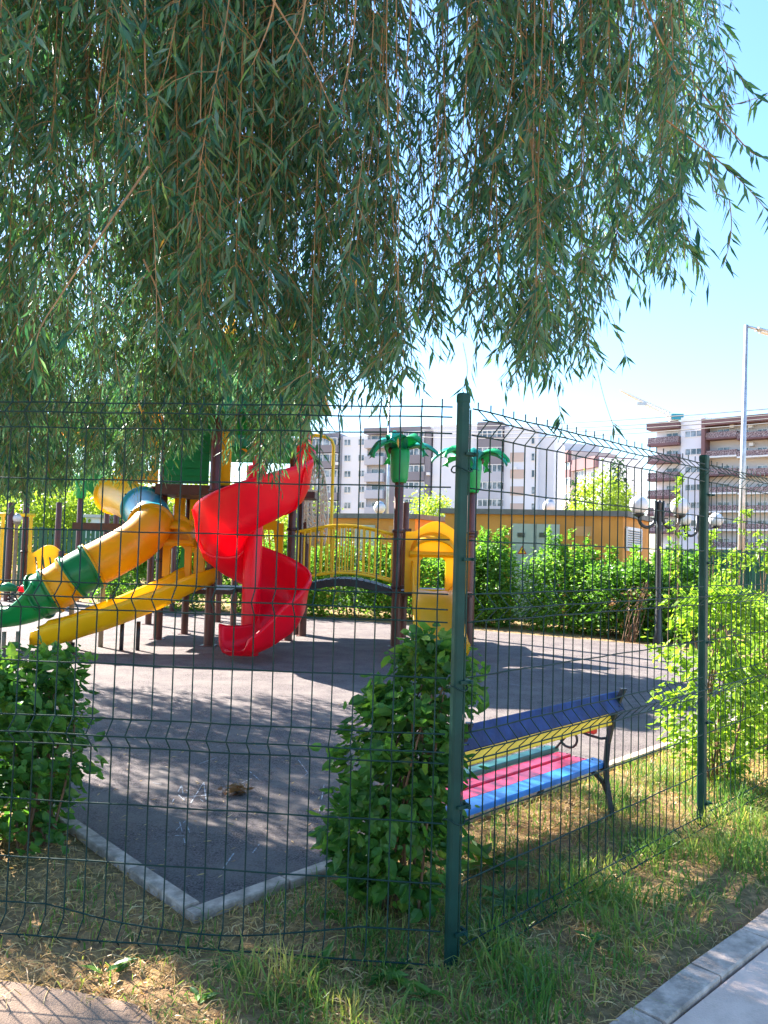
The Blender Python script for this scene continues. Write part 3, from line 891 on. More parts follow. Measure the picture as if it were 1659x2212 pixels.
for i0, i1, mt in segs:
    rows = [ring(fr[i0], R_T + 0.035), ring(fr[i0], R_T + 0.035)]
    rows[1] = [p + fr[i0][1] * 0.035 for p in rows[1]]
    for j in range(i0, i1 + 1):
        if j == i0: rows.append([p + fr[i0][1] * 0.04 for p in ring(fr[i0], R_T)])
        else: rows.append(ring(fr[j], R_T))
    rows.append([p - fr[i1][1] * 0.035 for p in ring(fr[i1], R_T + 0.035)])
    rows.append([p for p in ring(fr[i1], R_T + 0.035)])
    inner = [ring(fr[j], R_T - 0.03) for j in range(i1, i0 - 1, -1)]
    mb = MB(); mb.sweep(rows + inner + [rows[0]], cap=False)
    mb.build('tube_section', M_[mt], tube)
    mb = MB()
    for a in (0.6, 2.0, 3.6, 5.2):                             # bolts of the flange
        p, t, s_, u_ = fr[i0]
        mb.sphere(p + (s_ * math.cos(a) + u_ * math.sin(a)) * (R_T + 0.04), 0.014, 8, 6)
    mb.build('bolt', M_['iron'], tube)
# open runout
ro = [px(90, 1287, 10.95), px(60, 1299, 10.9), px(20, 1307, 10.85), px(-40, 1311, 10.8), px(-120, 1308, 10.7)]
rf = frames(catmull(ro, 6))
def trough(f_, hw, hs, th=0.035, flare=0.08):
    p, t, s_, u_ = f_
    o_ = [(-hw - flare, hs), (-hw - flare * 0.7, hs + 0.02), (-hw, hs - 0.03), (-hw * 0.92, 0.1), (-hw * 0.7, 0.02), (0, 0.0), (hw * 0.7, 0.02), (hw * 0.92, 0.1), (hw, hs - 0.03), (hw + flare * 0.7, hs + 0.02), (hw + flare, hs),
          (hw + flare, hs - 0.05), (hw + 0.03, hs - 0.09), (hw * 0.92 + th, 0.08), (hw * 0.7, 0.02 - th), (0, -th), (-hw * 0.7, 0.02 - th), (-hw * 0.92 - th, 0.08), (-hw - 0.03, hs - 0.09), (-hw - flare, hs - 0.05)]
    return [p + s_ * a + u_ * c for a, c in o_]
rows = []
for j, f_ in enumerate(rf):
    p, t, s_, u_ = f_
    k = j / (len(rf) - 1)
    rows.append(trough((p - u_ * 0.27, t, s_, u_), 0.27, 0.5 - 0.27 * min(1, k * 2.2)))
mb = MB(); mb.sweep(rows); mb.build('runout', M_['green'], tube)
for x, y, d_ in ((165, 1260, 11.1), (232, 1225, 11.3)):        # bent grey pipe supports
    p = px(x, y, d_); mb = MB()
    mb.tube([p + Vector((0.12, 0, 0.08)), p + Vector((0.05, 0, 0.1)), p + Vector((-0.02, 0, 0.05)), p + Vector((-0.05, 0, -0.06)), Vector((p.x - 0.05, p.y, 0))], 0.035, 10)
    mb.build('support', M_['grey_steel'], tube)
for x, y, d_ in ((10, 1350, 10.8), (40, 1350, 10.9)):
    p = px(x, y, d_); mb = MB(); mb.tube([Vector((p.x, p.y, 0.25)), Vector((p.x, p.y, 0))], 0.03, 8); mb.build('support', M_['grey_steel'], tube)

# ---- straight yellow slide
ys = [px(440, 1240, 11.75), px(405, 1255, 11.5), px(360, 1278, 11.3), px(300, 1305, 11.05), px(240, 1328, 10.85), (px(190, 1345, 10.7)), px(140, 1361, 10.6), px(100, 1368, 10.5), px(72, 1366, 10.45)]
sf = frames(catmull(ys, 6))
slide = bpy.data.objects.new('straight_slide', None); link(slide, play); slide.location = wm(play).inverted() @ ys[3]
rows = []
for j, f_ in enumerate(sf):
    k = j / (len(sf) - 1)
    hs = 0.23 + 0.05 * math.sin(k * math.pi) - 0.08 * max(0, k - 0.85) / 0.15
    p, t, s_, u_ = f_
    rows.append(trough((p - u_ * 0.13, t, s_, u_), 0.27, hs, flare=0.05))
mb = MB(); mb.sweep(rows); mb.build('chute', M_['yellow'], slide)
for x, d_ in ((300, 11.05), (265, 11.0), (160, 10.65)):
    p = px(x, 1330, d_); mb = MB(); mb.tube([Vector((p.x, p.y, 0.42 if x > 200 else 0.15)), Vector((p.x, p.y, 0))], 0.03, 8); mb.build('support', M_['lamp_black'], slide)

# ---- hooded gate panels where slides start
def gate_panel(xp0, xp1, yb, yt, Y, hump_px, mat, open_px, hood_mat):
    x0, z0 = ZX(xp0, yb, Y); x1, z1 = ZX(xp1, yt, Y)
    ox0, oz0 = ZX(open_px[0], open_px[3], Y); ox1, oz1 = ZX(open_px[1], open_px[2], Y)
    hump = hump_px / FPX * Y
    o = arch_panel('gate_panel', x0, x1, z0, z1, Y, 0.07, mat, hump, holes=[[(ox0, oz0), (ox1, oz0), (ox1, oz1 - 0.05), (ox1 - 0.05, oz1), (ox0 + 0.05, oz1), (ox0, oz1 - 0.05)]])
    # moulded hood over the opening
    rows = []
    cx = (ox0 + ox1) / 2; rx = (ox1 - ox0) / 2 + 0.18
    for i in range(17):
        a = math.pi * i / 16
        c = Vector((cx - rx * math.cos(a), Y - 0.0, oz1 + 0.02 + 0.42 * math.sin(a) ** 0.8))
        rows.append(c)
    ys_ = [0.0, -0.1, -0.22, -0.28]
    R_ = []
    for q, yy in enumerate(ys_):
        k = 1 - 0.12 * q / 3; kz = 1 - 0.35 * q / 3
        R_.append([Vector((cx + (p.x - cx) * k, Y + yy, oz1 + (p.z - oz1) * kz)) for p in rows])
    R2 = [[p + Vector((0, 0.0, -0.03)) for p in r_] for r_ in R_[::-1]]
    mb = MB(); mb.sweep(R_ + R2 + [R_[0]], closed_prof=False, cap=False)
    # lip
    lip = [Vector((cx - rx * 1.02, Y - 0.2, oz1 + 0.03)), Vector((cx, Y - 0.3, oz1 + 0.05)), Vector((cx + rx * 1.02, Y - 0.2, oz1 + 0.03))]
    mb2 = MB(); mb2.bar(Vector((cx - rx, Y - 0.17, oz1 + 0.05)), Vector((cx + rx, Y - 0.17, oz1 + 0.05)), 0.26, 0.09, bev=0.04)
    mb.build('hood', hood_mat, o); mb2.build('hood_lip', hood_mat, o)
    return (ox0, ox1, oz0)
ga = gate_panel(873, 1008, 1279, 1152, 12.35, 24, M_['yellow'], (906, 962, 1205, 1272), M_['amber'])
# slide that comes towards the viewer out of that gate
sx0, _ = ZX(884, 1300, 12.2); sx1, _ = ZX(990, 1300, 12.2)
cx = (sx0 + sx1) / 2; hw = (sx1 - sx0) / 2 - 0.06
pts = [Vector((cx, 12.3, 0.9)), Vector((cx, 12.05, 0.88)), Vector((cx, 11.75, 0.72)), Vector((cx, 11.3, 0.45)), Vector((cx, 10.85, 0.22)), Vector((cx, 10.5, 0.12)), Vector((cx, 10.25, 0.1))]
sf = frames(catmull(pts, 5))
gs = bpy.data.objects.new('short_slide', None); link(gs, play); gs.location = wm(play).inverted() @ pts[2]
rows = []
for j, f_ in enumerate(sf):
    k = j / (len(sf) - 1)
    hs = 0.22 + 0.26 * max(0, 1 - abs(k - 0.06) / 0.12)
    rows.append(trough(f_, hw, hs, flare=0.04))
mb = MB(); mb.sweep(rows); mb.build('chute', M_['amber'], gs)
gate_panel(352, 418, 1245, 1124, 11.85, 14, M_['amber'], (368, 402, 1180, 1240), M_['amber'])
x0, z0 = ZX(385, 1242, 12.5); x1, z1 = ZX(411, 1178, 12.5)
mb = MB(); mb.prism([(x0, z0), (x1, z0), (x1 - 0.03, z1), (x0 + 0.06, z1)], (0, 12.5, 0), (1, 0, 0), (0, 0, 1), 0.05); mb.build('green_panel', M_['bright_green'], play)
x0, z0 = ZX(418, 1262, 11.9); x1, z1 = ZX(446, 1160, 11.9)
arch_panel('side_panel', x0, x1, z0, z1, 11.9, 0.06, M_['amber'])
# lattice panel behind the red slide
x0, z0 = ZX(545, 1245, 12.7); x1, z1 = ZX(614, 1130, 12.7)
arch_panel('lattice_panel', x0, x1, z0, z1, 12.7, 0.06, M_['amber'], 0.08, slots(x0 + 0.06, x1 - 0.16, z0 + 0.14, z1 - 0.12, 3, 0.07))
planked('middle_deck', px(520, 1265, 12.5).x, px(655, 1265, 12.5).x, 12.2, 13.4, zd + 0.02, 0.08, M_['darkbrown'])
planked('right_deck', px(850, 1280, 12.3).x, px(1022, 1280, 12.3).x, 12.42, 13.6, zd + 0.03, 0.08, M_['darkbrown'])

# ---- arched bridge
xa, xb_ = px(636, 1268, 12.4).x, px(852, 1278, 12.4).x
bridge = bpy.data.objects.new('arched_bridge', None); link(bridge, play); bridge.location = wm(play).inverted() @ Vector(((xa + xb_) / 2, 12.8, 0.9))
def zarc(t, z0, h): return z0 + h * math.sin(math.pi * t)
nseg = 16
for k in range(nseg):                                            # planks of the deck
    t0, t1 = k / nseg, (k + 1) / nseg
    a = Vector((xa + (xb_ - xa) * t0 + 0.006, 12.8, zarc(t0, 0.88, 0.16))); b_ = Vector((xa + (xb_ - xa) * t1 - 0.006, 12.8, zarc(t1, 0.88, 0.16)))
    mb = MB(); mb.bar(a, b_, 0.92, 0.035); mb.build('plank', M_['black'], bridge)
for yy in (12.36, 13.24):
    mb = MB()
    for k in range(nseg):
        t0, t1 = k / nseg, (k + 1) / nseg
        mb.bar(Vector((xa + (xb_ - xa) * t0, yy, zarc(t0, 0.83, 0.16))), Vector((xa + (xb_ - xa) * t1, yy, zarc(t1, 0.83, 0.16))), 0.05, 0.1)
    mb.build('deck_edge', M_['black'], bridge)
    rail = bpy.data.objects.new('railing', None); link(rail, bridge); rail.location = wm(bridge).inverted() @ Vector(((xa + xb_) / 2, yy, 1.3))
    mb = MB(); mb.tube([Vector((xa + (xb_ - xa) * t, yy, zarc(t, 1.78, 0.13))) for t in np.linspace(0, 1, 21)], 0.024, 10); mb.build('top_rail', M_['yellow_steel'], rail)
    mb = MB(); mb.tube([Vector((xa + (xb_ - xa) * t, yy, zarc(t, 1.02, 0.13))) for t in np.linspace(0, 1, 21)], 0.022, 10); mb.build('bottom_rail', M_['yellow_steel'], rail)
    for k in range(17):
        t = (k + 0.5) / 17
        mb = MB(); mb.tube([Vector((xa + (xb_ - xa) * t, yy, zarc(t, 1.02, 0.13))), Vector((xa + (xb_ - xa) * t, yy, zarc(t, 1.78, 0.13)))], 0.0125, 8, cap=False)
        mb.build('bar', M_['yellow_steel'], rail)

# ---- climbing net of white rope on a yellow hoop
Yn = 13.6
hoop = [px(717, 1250, Yn), px(716, 1130, Yn), px(721, 965, Yn), px(717, 952, Yn), px(706, 945, Yn), px(680, 940, Yn), px(672, 946, Yn), px(668, 1000, Yn), px(664, 1160, Yn)]
mb = MB(); mb.tube(hoop, 0.03, 10); mb.build('hoop', M_['yellow_steel'], play)
net = MB()
def netp(u, v):
    p = px(658 + 42 * u * (0.75 + 0.5 * math.sin(2.4 * v + 0.4)), 1012 + 165 * v, Yn - 0.25 - 0.15 * u)
    return p + Vector((0.02 * math.sin(9 * u + 5 * v), 0.03 * math.cos(7 * v), 0.02 * math.sin(11 * u)))
for i in range(7):
    net.tube([netp(i / 6, v) for v in np.linspace(0, 1, 13)], 0.02, 6)
    net.tube([netp(min(1, max(0, i / 6 + 0.22 * math.sin(v * 9))), v) for v in np.linspace(0, 1, 13)], 0.017, 6)
for j in range(14):
    net.tube([netp(u, (j + 0.3 * math.sin(u * 5 + j)) / 14) for u in np.linspace(0, 1, 7)], 0.018, 6)
net.build('climbing_net', M_['rope'], play)

# ---- red spiral slide
col = gp(538, 1417)
spiral = bpy.data.objects.new('spiral_slide', None); link(spiral, play); spiral.location = wm(play).inverted() @ col
mb = MB(); mb.lathe([(0.13, 0), (0.13, 2.62), (0.1, 2.68)], (col.x, col.y, 0), 24); mb.build('column', M_['red'], spiral)
PR0 = [(0.10, 0.24), (0.125, 0.255), (0.15, 0.22), (0.17, 0.1), (0.24, 0.02), (0.40, -0.01), (0.60, 0.01), (0.72, 0.08), (0.79, 0.2), (0.83, 0.42), (0.85, 0.5), (0.88, 0.535), (0.92, 0.52),
      (0.925, 0.48), (0.885, 0.4), (0.84, 0.16), (0.76, 0.02), (0.62, -0.05), (0.40, -0.07), (0.22, -0.045), (0.13, 0.05), (0.105, 0.16)]
PR = [(r_ * 0.915, h_ * 1.2 if r_ > 0.7 else h_) for r_, h_ in PR0]
rows = []
A0, A1 = 48, -405
nst = 84
for i in range(nst + 1):
    t = i / nst
    deg = A0 + (A1 - A0) * t
    a = math.radians(deg)
    z = 2.42 - 2.16 * t
    er, et = Vector((math.cos(a), math.sin(a), 0)), Vector((math.sin(a), -math.cos(a), 0))
    k = max(0, (t - 0.93) / 0.07)
    wall = 1.0 - 0.15 * k
    if t < 0.12: wall = 1.0 + 0.25 * (1 - t / 0.12)
    rows.append([col + er * r_ + Vector((0, 0, z + (h_ * wall if h_ > 0.05 else h_))) for r_, h_ in PR])
# straight runout, tangent to the last turn
a = math.radians(A1); er = Vector((math.cos(a), math.sin(a), 0)); et = Vector((math.sin(a), -math.cos(a), 0))
zl = 2.42 - 2.16
for k in range(1, 10):
    q = k / 9
    z = zl - 0.16 * math.sin(q * 1.4)
    wl = 0.85 - 0.55 * q ** 1.2; wi = 0.85 + 0.45 * q
    rows.append([col + er * r_ + et * (0.58 * q) + Vector((0, 0, z + 0.06 * q * q + (h_ * (wl if r_ > 0.4 else wi) if h_ > 0.05 else h_))) for r_, h_ in PR])
mb = MB(); mb.sweep(rows); mb.build('chute', M_['red'], spiral)
under = PR[-9:]
for i in (14, 38, 62):                                           # bolted flanges between the moulded sections
    R_ = []
    for i_ in (i, i + 0.35):
        t = i_ / nst; a = math.radians(A0 + (A1 - A0) * t); z = 2.42 - 2.16 * t; er = Vector((math.cos(a), math.sin(a), 0))
        p_ = [col + er * r_ + Vector((0, 0, z + h_)) for r_, h_ in under]
        q_ = [col + er * (r_ + (0.022 if r_ > 0.64 else 0.0)) + Vector((0, 0, z + h_ - (0.022 if r_ < 0.77 else 0.0))) for r_, h_ in under]
        R_.append(q_ + p_[::-1])
    mb = MB(); mb.sweep(R_, smooth=False); fl = mb.build('flange', M_['red'], spiral)
# entrance hood side boards at the top
mb = MB()
for dx in (0.62,):
    p = col + Vector((dx, 0.55, 2.44))
    mb.add([p + Vector(v) for v in ((0, 0, 0), (0.05, 0, 0), (0.05, 0.5, 0), (0, 0.5, 0), (0, 0, 0.75), (0.05, 0, 0.75), (0.05, 0.5, 0.95), (0, 0.5, 0.95))], [(0, 1, 2, 3), (4, 5, 6, 7), (0, 1, 5, 4), (1, 2, 6, 5), (2, 3, 7, 6), (3, 0, 4, 7)])
mb.build('side_board', M_['red'], spiral, bevel=0.01)
planked('slide_deck', xR + 0.11, col.x + 0.75, 11.95, 12.6, zu - 0.05, 0.1, M_['darkbrown'])
x0, _ = ZX(548, 1000, 12.4); x1, _ = ZX(578, 1000, 12.4)
arch_panel('red_panel', x0, x1, zu - 0.05, zu + 0.75, 12.35, 0.05, M_['red'], 0.1)
o, tp_ = pole(play, 640, 1372, 648, 900, 0.06)
palm_top(play, tp_ + Vector((0, 0, -0.1)), 1.0, 6)

# ---- the second set at the far left
frame2 = thing('climbing_frame', 'far left climbing frame of brown posts and yellow bars with a slotted yellow panel', 'climbing frame', gp(60, 1300))
for a in ((47, 1298, 55, 1075), (14, 1300, 20, 1085), (128, 1302, 132, 1190)):
    o, tp_ = pole(frame2, *a, r=0.075, collars=(1192,) if a[0] == 47 else ())
    if a[0] == 47: palm_top(frame2, tp_, 1.0, 7)
Y2 = gp(47, 1298).y
for xx in (7, 36, 68):
    p = px(xx, 1112, Y2 - 0.1); q = px(xx - 5, 1285, Y2 - 0.1)
    mb = MB(); mb.bar(Vector((p.x, p.y, 0.0)), p, 0.07, 0.07, bev=0.012); mb.build('yellow_upright', M_['yellow_steel'], frame2)
mb = MB(); mb.tube([px(-60, 1110, Y2 - 0.1), px(75, 1113, Y2 - 0.1)], 0.045, 10); mb.build('top_bar', M_['yellow_steel'], frame2)
x0, z0 = ZX(58, 1292, Y2 - 0.2); x1, z1 = ZX(152, 1196, Y2 - 0.2)
arch_panel('slotted_panel', x0, x1, z0, z1, Y2 - 0.2, 0.06, M_['yellow'], 0.2, slots(x0 + 0.12, x1 - 0.2, z0 + 0.3, z1 - 0.1, 4, 0.06), parent=frame2)
rider = thing('spring_rider', 'low green and red play seat behind the green tube slide runout', 'play seat', gp(25, 1312))
p = gp(25, 1312)
mb = MB(); mb.tube([p + Vector((-0.35, 0, 0.42)), p + Vector((-0.1, 0, 0.46)), p + Vector((0.12, 0, 0.42))], [0.07, 0.11, 0.06], 12); mb.build('green_seat', M_['green'], rider)
mb = MB(); mb.tube([p + Vector((0.14, 0, 0.42)), p + Vector((0.3, 0, 0.44)), p + Vector((0.46, 0, 0.38))], [0.06, 0.1, 0.05], 12); mb.build('red_seat', M_['red'], rider)
mb = MB(); mb.tube([p + Vector((0.08 * math.cos(a * 1.0), 0.08 * math.sin(a), 0.4 * a / 30)) for a in np.arange(0, 30, 0.6)], 0.015, 6); mb.build('spring', M_['iron'], rider)
# ------------------------------------------------------------------ buildings
class Facade:
    """a building front through two spots of the photograph at given distances; local x along it, y into the building"""
    def __init__(s, xa, Ya, xb, Yb, label, cat='building', name='apartment_block', group=None):
        a = px(xa, 1190, Ya); b_ = px(xb, 1190, Yb)
        s.O = Vector((a.x, a.y, 0)); s.d = Vector((b_.x - a.x, b_.y - a.y, 0)).normalized()
        s.n = Vector((-s.d.y, s.d.x, 0))
        s.t = thing(name, label, cat, s.O, math.atan2(s.d.y, s.d.x), group)
    def uz(s, x, y):
        r_ = ray(x, y); c = Vector((0, 0, CAM_H))
        k = (s.O - c).dot(s.n) / r_.dot(s.n)
        p = c + r_ * k
        return (p - s.O).dot(s.d), p.z
    def box(s, name, x0, y0, x1, y1, mat, v0=0.0, v1=8.0, parent=None, ground=False, mid=True):
        xm, ym = (x0 + x1) / 2, (y0 + y1) / 2
        u0, u1 = s.uz(x0, ym)[0], s.uz(x1, ym)[0]; z1, z0 = s.uz(xm, y0)[1], s.uz(xm, y1)[1]
        if ground: z0 = 0.0
        mb = MB(); mb.box2((u0, v0, z0), (u1, v1, z1))
        return mb.build(name, mat, parent or s.t, local=True)
    def window(s, x0, y0, x1, y1, leaves=2, v=0.0, parent=None):
        xm, ym = (x0 + x1) / 2, (y0 + y1) / 2
        u0, u1 = s.uz(x0, ym)[0], s.uz(x1, ym)[0]; z1, z0 = s.uz(xm, y0)[1], s.uz(xm, y1)[1]
        f = 0.08; mb = MB()
        mb.box2((u0, v - 0.09, z0), (u0 + f, v + 0.1, z1)); mb.box2((u1 - f, v - 0.09, z0), (u1, v + 0.1, z1))
        mb.box2((u0 + f, v - 0.09, z1 - f), (u1 - f, v + 0.1, z1)); mb.box2((u0 + f, v - 0.12, z0), (u1 - f, v + 0.1, z0 + f))
        for k in range(1, leaves):
            c = u0 + (u1 - u0) * k / leaves
            mb.box2((c - 0.05, v - 0.085, z0 + f), (c + 0.05, v + 0.1, z1 - f))
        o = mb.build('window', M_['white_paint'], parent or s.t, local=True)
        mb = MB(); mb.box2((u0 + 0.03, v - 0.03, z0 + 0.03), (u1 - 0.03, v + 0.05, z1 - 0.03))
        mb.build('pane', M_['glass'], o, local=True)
        return o
    def balcony(s, x0, y0, x1, y1, mat, glass_y=None, leaves=4, out=1.1, name='balcony', frame='white_paint'):
        o = s.box(name, x0, y0, x1, y1, mat, -out, 0.0)
        if glass_y is not None:
            xm = (x0 + x1) / 2
            g0 = s.uz(xm, glass_y)[1]; g1 = s.uz(xm, y0)[1]; u0, u1 = s.uz(x0, y0)[0], s.uz(x1, y0)[0]
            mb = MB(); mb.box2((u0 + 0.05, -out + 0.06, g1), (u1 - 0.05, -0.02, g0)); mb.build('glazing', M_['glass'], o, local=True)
            mb = MB()
            for k in range(leaves + 1):
                c = u0 + (u1 - u0) * k / leaves
                mb.box2((c - 0.06, -out + 0.0, g1), (c + 0.06, -out + 0.09, g0))
            mb.box2((u0, -out - 0.02, g0 - 0.01), (u1, 0.0, g0 + 0.12))
            mb.build('glazing_frame', M_[frame], o, local=True)
        return o

A = Facade(668, 142, 1085, 129, 'white and grey apartment block of many storeys behind the left orange hut')
A.box('wall', 668, 944, 737, 1180, M_['wall_light'], 0.3, 12, ground=True)
A.box('wall', 737, 942, 791, 1180, M_['wall_white'], 0.0, 12, ground=True)
A.box('wall', 791, 936, 935, 1180, M_['wall_light'], 0.5, 12, ground=True)
A.box('wall', 935, 918, 1034, 1180, M_['wall_white'], -0.4, 12, ground=True)
A.box('wall', 1034, 920, 1088, 1180, M_['wall_grey'], 0.2, 12, ground=True)
A.box('wall', 1088, 922, 1162, 1180, M_['wall_white'], -0.2, 14, ground=True)
A.box('wall', 1162, 940, 1192, 1180, M_['wall_white'], 1.5, 14, ground=True)
A.box('parapet', 790, 924, 932, 937, M_['wall_grey'], -0.9, 11)
A.box('parapet', 671, 937, 735, 950, M_['wall_grey'], -0.7, 11)
A.box('parapet', 1034, 913, 1088, 934, M_['wall_grey'], -1.0, 11)
A.box('pier', 832, 937, 853, 1180, M_['wall_grey'], -0.2, 3, ground=True)
A.box('pier', 919, 937, 931, 1180, M_['wall_grey'], -0.9, 3, ground=True)
for k in range(5):
    A.window(743.5, 949 + 34 * k, 758, 963 + 34 * k)
    A.window(774, 948 + 34 * k, 787.5, 962 + 34 * k)
    A.window(937, 933 + 36.7 * k, 955, 947 + 36.7 * k)
    A.window(1148, 943 + 36 * k, 1156, 960 + 36 * k, 1, -0.2)
    A.window(800, 940 + 36.0 * k, 830, 950 + 36.0 * k, 2, 0.5)
    A.balcony(673, 963 + 34 * k, 733, 979 + 34 * k, M_['wall_grey'] if k % 3 != 2 else M_['wall_light'], 949 + 34 * k)
    A.balcony(792, 951 + 36.2 * k, 831, 969 + 36.2 * k, M_['wall_light'])
    A.balcony(876, 984 + 36.2 * (k - 1), 920, 1003 + 36.2 * (k - 1), M_['wall_grey'] if k in (1, 2) else M_['wall_light'], 971 + 36.2 * (k - 1))
    A.balcony(1035, 983 + 37 * (k - 1), 1087, 1004 + 37 * (k - 1), M_['wall_grey'] if k < 2 else M_['wall_light'], 969 + 37 * (k - 1), 5)
for k in range(4):
    A.box('tan_panel', 1103, 978 + 36.5 * k, 1132, 997 + 36.5 * k, M_['wall_tan'], -0.32, 0.0)
for x, y in ((731, 1000), (926, 1022), (1112, 1010), (932, 1100)):
    o = A.box('air_conditioner', x, y, x + 7, y + 6, M_['white_paint'], -1.4, -0.9)

Bd = Facade(1186, 170, 1300, 150, 'distant tan and brown apartment block behind the trees right of the corner post')
Bd.box('wall', 1190, 958, 1206, 1190, M_['wall_cream'], -0.2, 10, ground=True)
Bd.box('wall', 1206, 979, 1240, 1190, M_['wall_tan'], -0.6, 10, ground=True)
Bd.box('wall', 1240, 993, 1294, 1190, M_['wall_cream'], 0.0, 10, ground=True)
Bd.box('parapet', 1205, 977, 1239, 1001, M_['wall_brown'], -1.3, 9)
Bd.box('parapet', 1239, 990, 1293, 1014, M_['wall_brown'], -0.8, 9)
for k in range(4):
    Bd.balcony(1206, 1017 + 33 * k, 1239, 1036 + 33 * k, M_['wall_brown'] if k == 0 else M_['wall_tan'], 1003 + 33 * k, 4, 1.0)
    Bd.window(1193, 1000 + 33 * k, 1200, 1013 + 33 * k, 1, -0.2)
    Bd.window(1244, 1018 + 31 * k, 1262, 1031 + 31 * k, 3, 0.0); Bd.window(1270, 1019 + 31 * k, 1290, 1032 + 31 * k, 3, 0.0)

# right-hand block with patterned balcony fronts
lat = bpy.data.materials.new('balcony_lattice'); lat.use_nodes = True
nt = lat.node_tree; b = nt.nodes['Principled BSDF']
tc = N(nt, 'ShaderNodeTexCoord'); vo = N(nt, 'ShaderNodeTexVoronoi'); vo.inputs['Scale'].default_value = 3.2; vo.feature = 'DISTANCE_TO_EDGE'
nt.links.new(tc.outputs['Object'], vo.inputs['Vector'])
rp = N(nt, 'ShaderNodeValToRGB'); rp.color_ramp.elements[0].position = 0.025; rp.color_ramp.elements[1].position = 0.08
rp.color_ramp.elements[0].color = (0.5, 0.42, 0.42, 1); rp.color_ramp.elements[1].color = (0.14, 0.085, 0.095, 1)
nt.links.new(vo.outputs['Distance'], rp.inputs['Fac']); nt.links.new(rp.outputs['Color'], b.inputs['Base Color']); b.inputs['Roughness'].default_value = 0.7
M_['lattice'] = lat
Rb = Facade(1405, 132, 1660, 119, 'white apartment block with brown frames and patterned brown balconies behind the tall street lamp')
Rb.box('wall', 1415, 914, 1473, 1185, M_['wall_white'], 0.3, 14, ground=True)
Rb.box('wall', 1473, 901, 1524, 1185, M_['wall_white'], -0.6, 14, ground=True)
Rb.box('wall', 1524, 899, 1760, 1185, M_['wall_cream'], 0.4, 14, ground=True)
Rb.box('roof_fascia', 1405, 914, 1472, 929, M_['wall_brown'], -1.6, 1.0)
Rb.box('roof_edge', 1440, 900, 1760, 905, M_['white_paint'], -0.3, 14)
Rb.box('brown_frame', 1523.5, 908, 1531, 1185, M_['wall_brown'], -1.9, 0.6, ground=True)
xm = 1640
Rb.box('brown_frame', 1531, 898.5, 1760, 913, M_['wall_brown'], -1.9, 0.6)
for k in range(7):
    dy = 39.4 * k
    y0 = 932 + dy
    for (xa, xb_) in ((1532, 1598), (1599, 1668), (1669, 1755)):
        o = Rb.balcony(xa, y0 + 3, xb_, y0 + 15, M_['lattice'], out=1.5)
        yy = y0 + 15
        Rb.box('slab', xa, yy, xb_, yy + 3.5, M_['wall_brown'] if k in (0, 2) else M_['white_paint'], -1.6, 0.4)
    for (xa, xb_) in ((1548, 1575), (1606, 1616), (1634, 1656), (1690, 1715)):
        Rb.window(xa, y0 - 6, xb_, y0 + 14, 2, 0.4)
    if k < 6:
        yl = 946 + 37.8 * k
        Rb.balcony(1407, yl, 1471, yl + 13, M_['lattice'], out=1.4)
        Rb.box('slab', 1406, yl + 13, 1472, yl + 18.5, M_['wall_brown'], -1.5, 0.3)
        Rb.window(1438, yl - 11, 1464, yl + 8, 2, 0.3)
        Rb.window(1483, 931 + 38.5 * k, 1520, 945 + 38.5 * k, 3, -0.6)
for x, y in ((1578, 918), (1618, 918), (1620, 957), (1482, 1174)):
    Rb.box('air_conditioner', x, y, x + 9, y + 7, M_['white_paint'], -0.5, 0.3)

# ------------------------------------------------------------------ the orange huts
def hut(label, corners, h, roof_over, base_px=None):
    """corners: ground corners in order, the first edge is the long front"""
    c = sum(corners, Vector()) / len(corners)
    t = thing('utility_hut', label, 'hut', Vector((c.x, c.y, 0)), 0, 'orange utility huts')
    n = len(corners)
    mb = MB()
    mb.add([(p.x, p.y, 0) for p in corners] + [(p.x, p.y, h) for p in corners], [(i, (i + 1) % n, n + (i + 1) % n, n + i) for i in range(n)] + [tuple(range(n, 2 * n))])
    mb.build('wall', M_['orange'], t)
    mb = MB()
    big = [c + (p - c) * (1 + roof_over / (p - c).length) for p in corners]
    mb.add([(p.x, p.y, h + 0.002) for p in big] + [(p.x, p.y, h + 0.13) for p in big], [tuple(range(n - 1, -1, -1)), tuple(range(n, 2 * n))] + [(i, (i + 1) % n, n + (i + 1) % n, n + i) for i in range(n)])
    mb.build('roof', M_['roof_grey'], t)
    return t
HY = 18.0
ca = px(1345, 1190, HY); cb = px(1402, 1190, 20.6); cl = px(960, 1190, HY + 0.9)
ca, cb, cl = (Vector((p.x, p.y, 0)) for p in (ca, cb, cl))
hh = px(1345, 1116, HY).z
hut1 = hut('long orange rendered utility hut with grey flat roof, louvred vent and pale steel door', [cl, ca, cb, cl + (cb - ca)], hh, 0.14)
fd = (ca - cl).normalized(); fn = Vector((fd.y, -fd.x, 0))
def on_wall(org, d, nrm, x, y):
    r_ = ray(x, y); c = Vector((0, 0, CAM_H)); k = (org - c).dot(nrm) / r_.dot(nrm); p = c + r_ * k
    return (p - org).dot(d), p.z
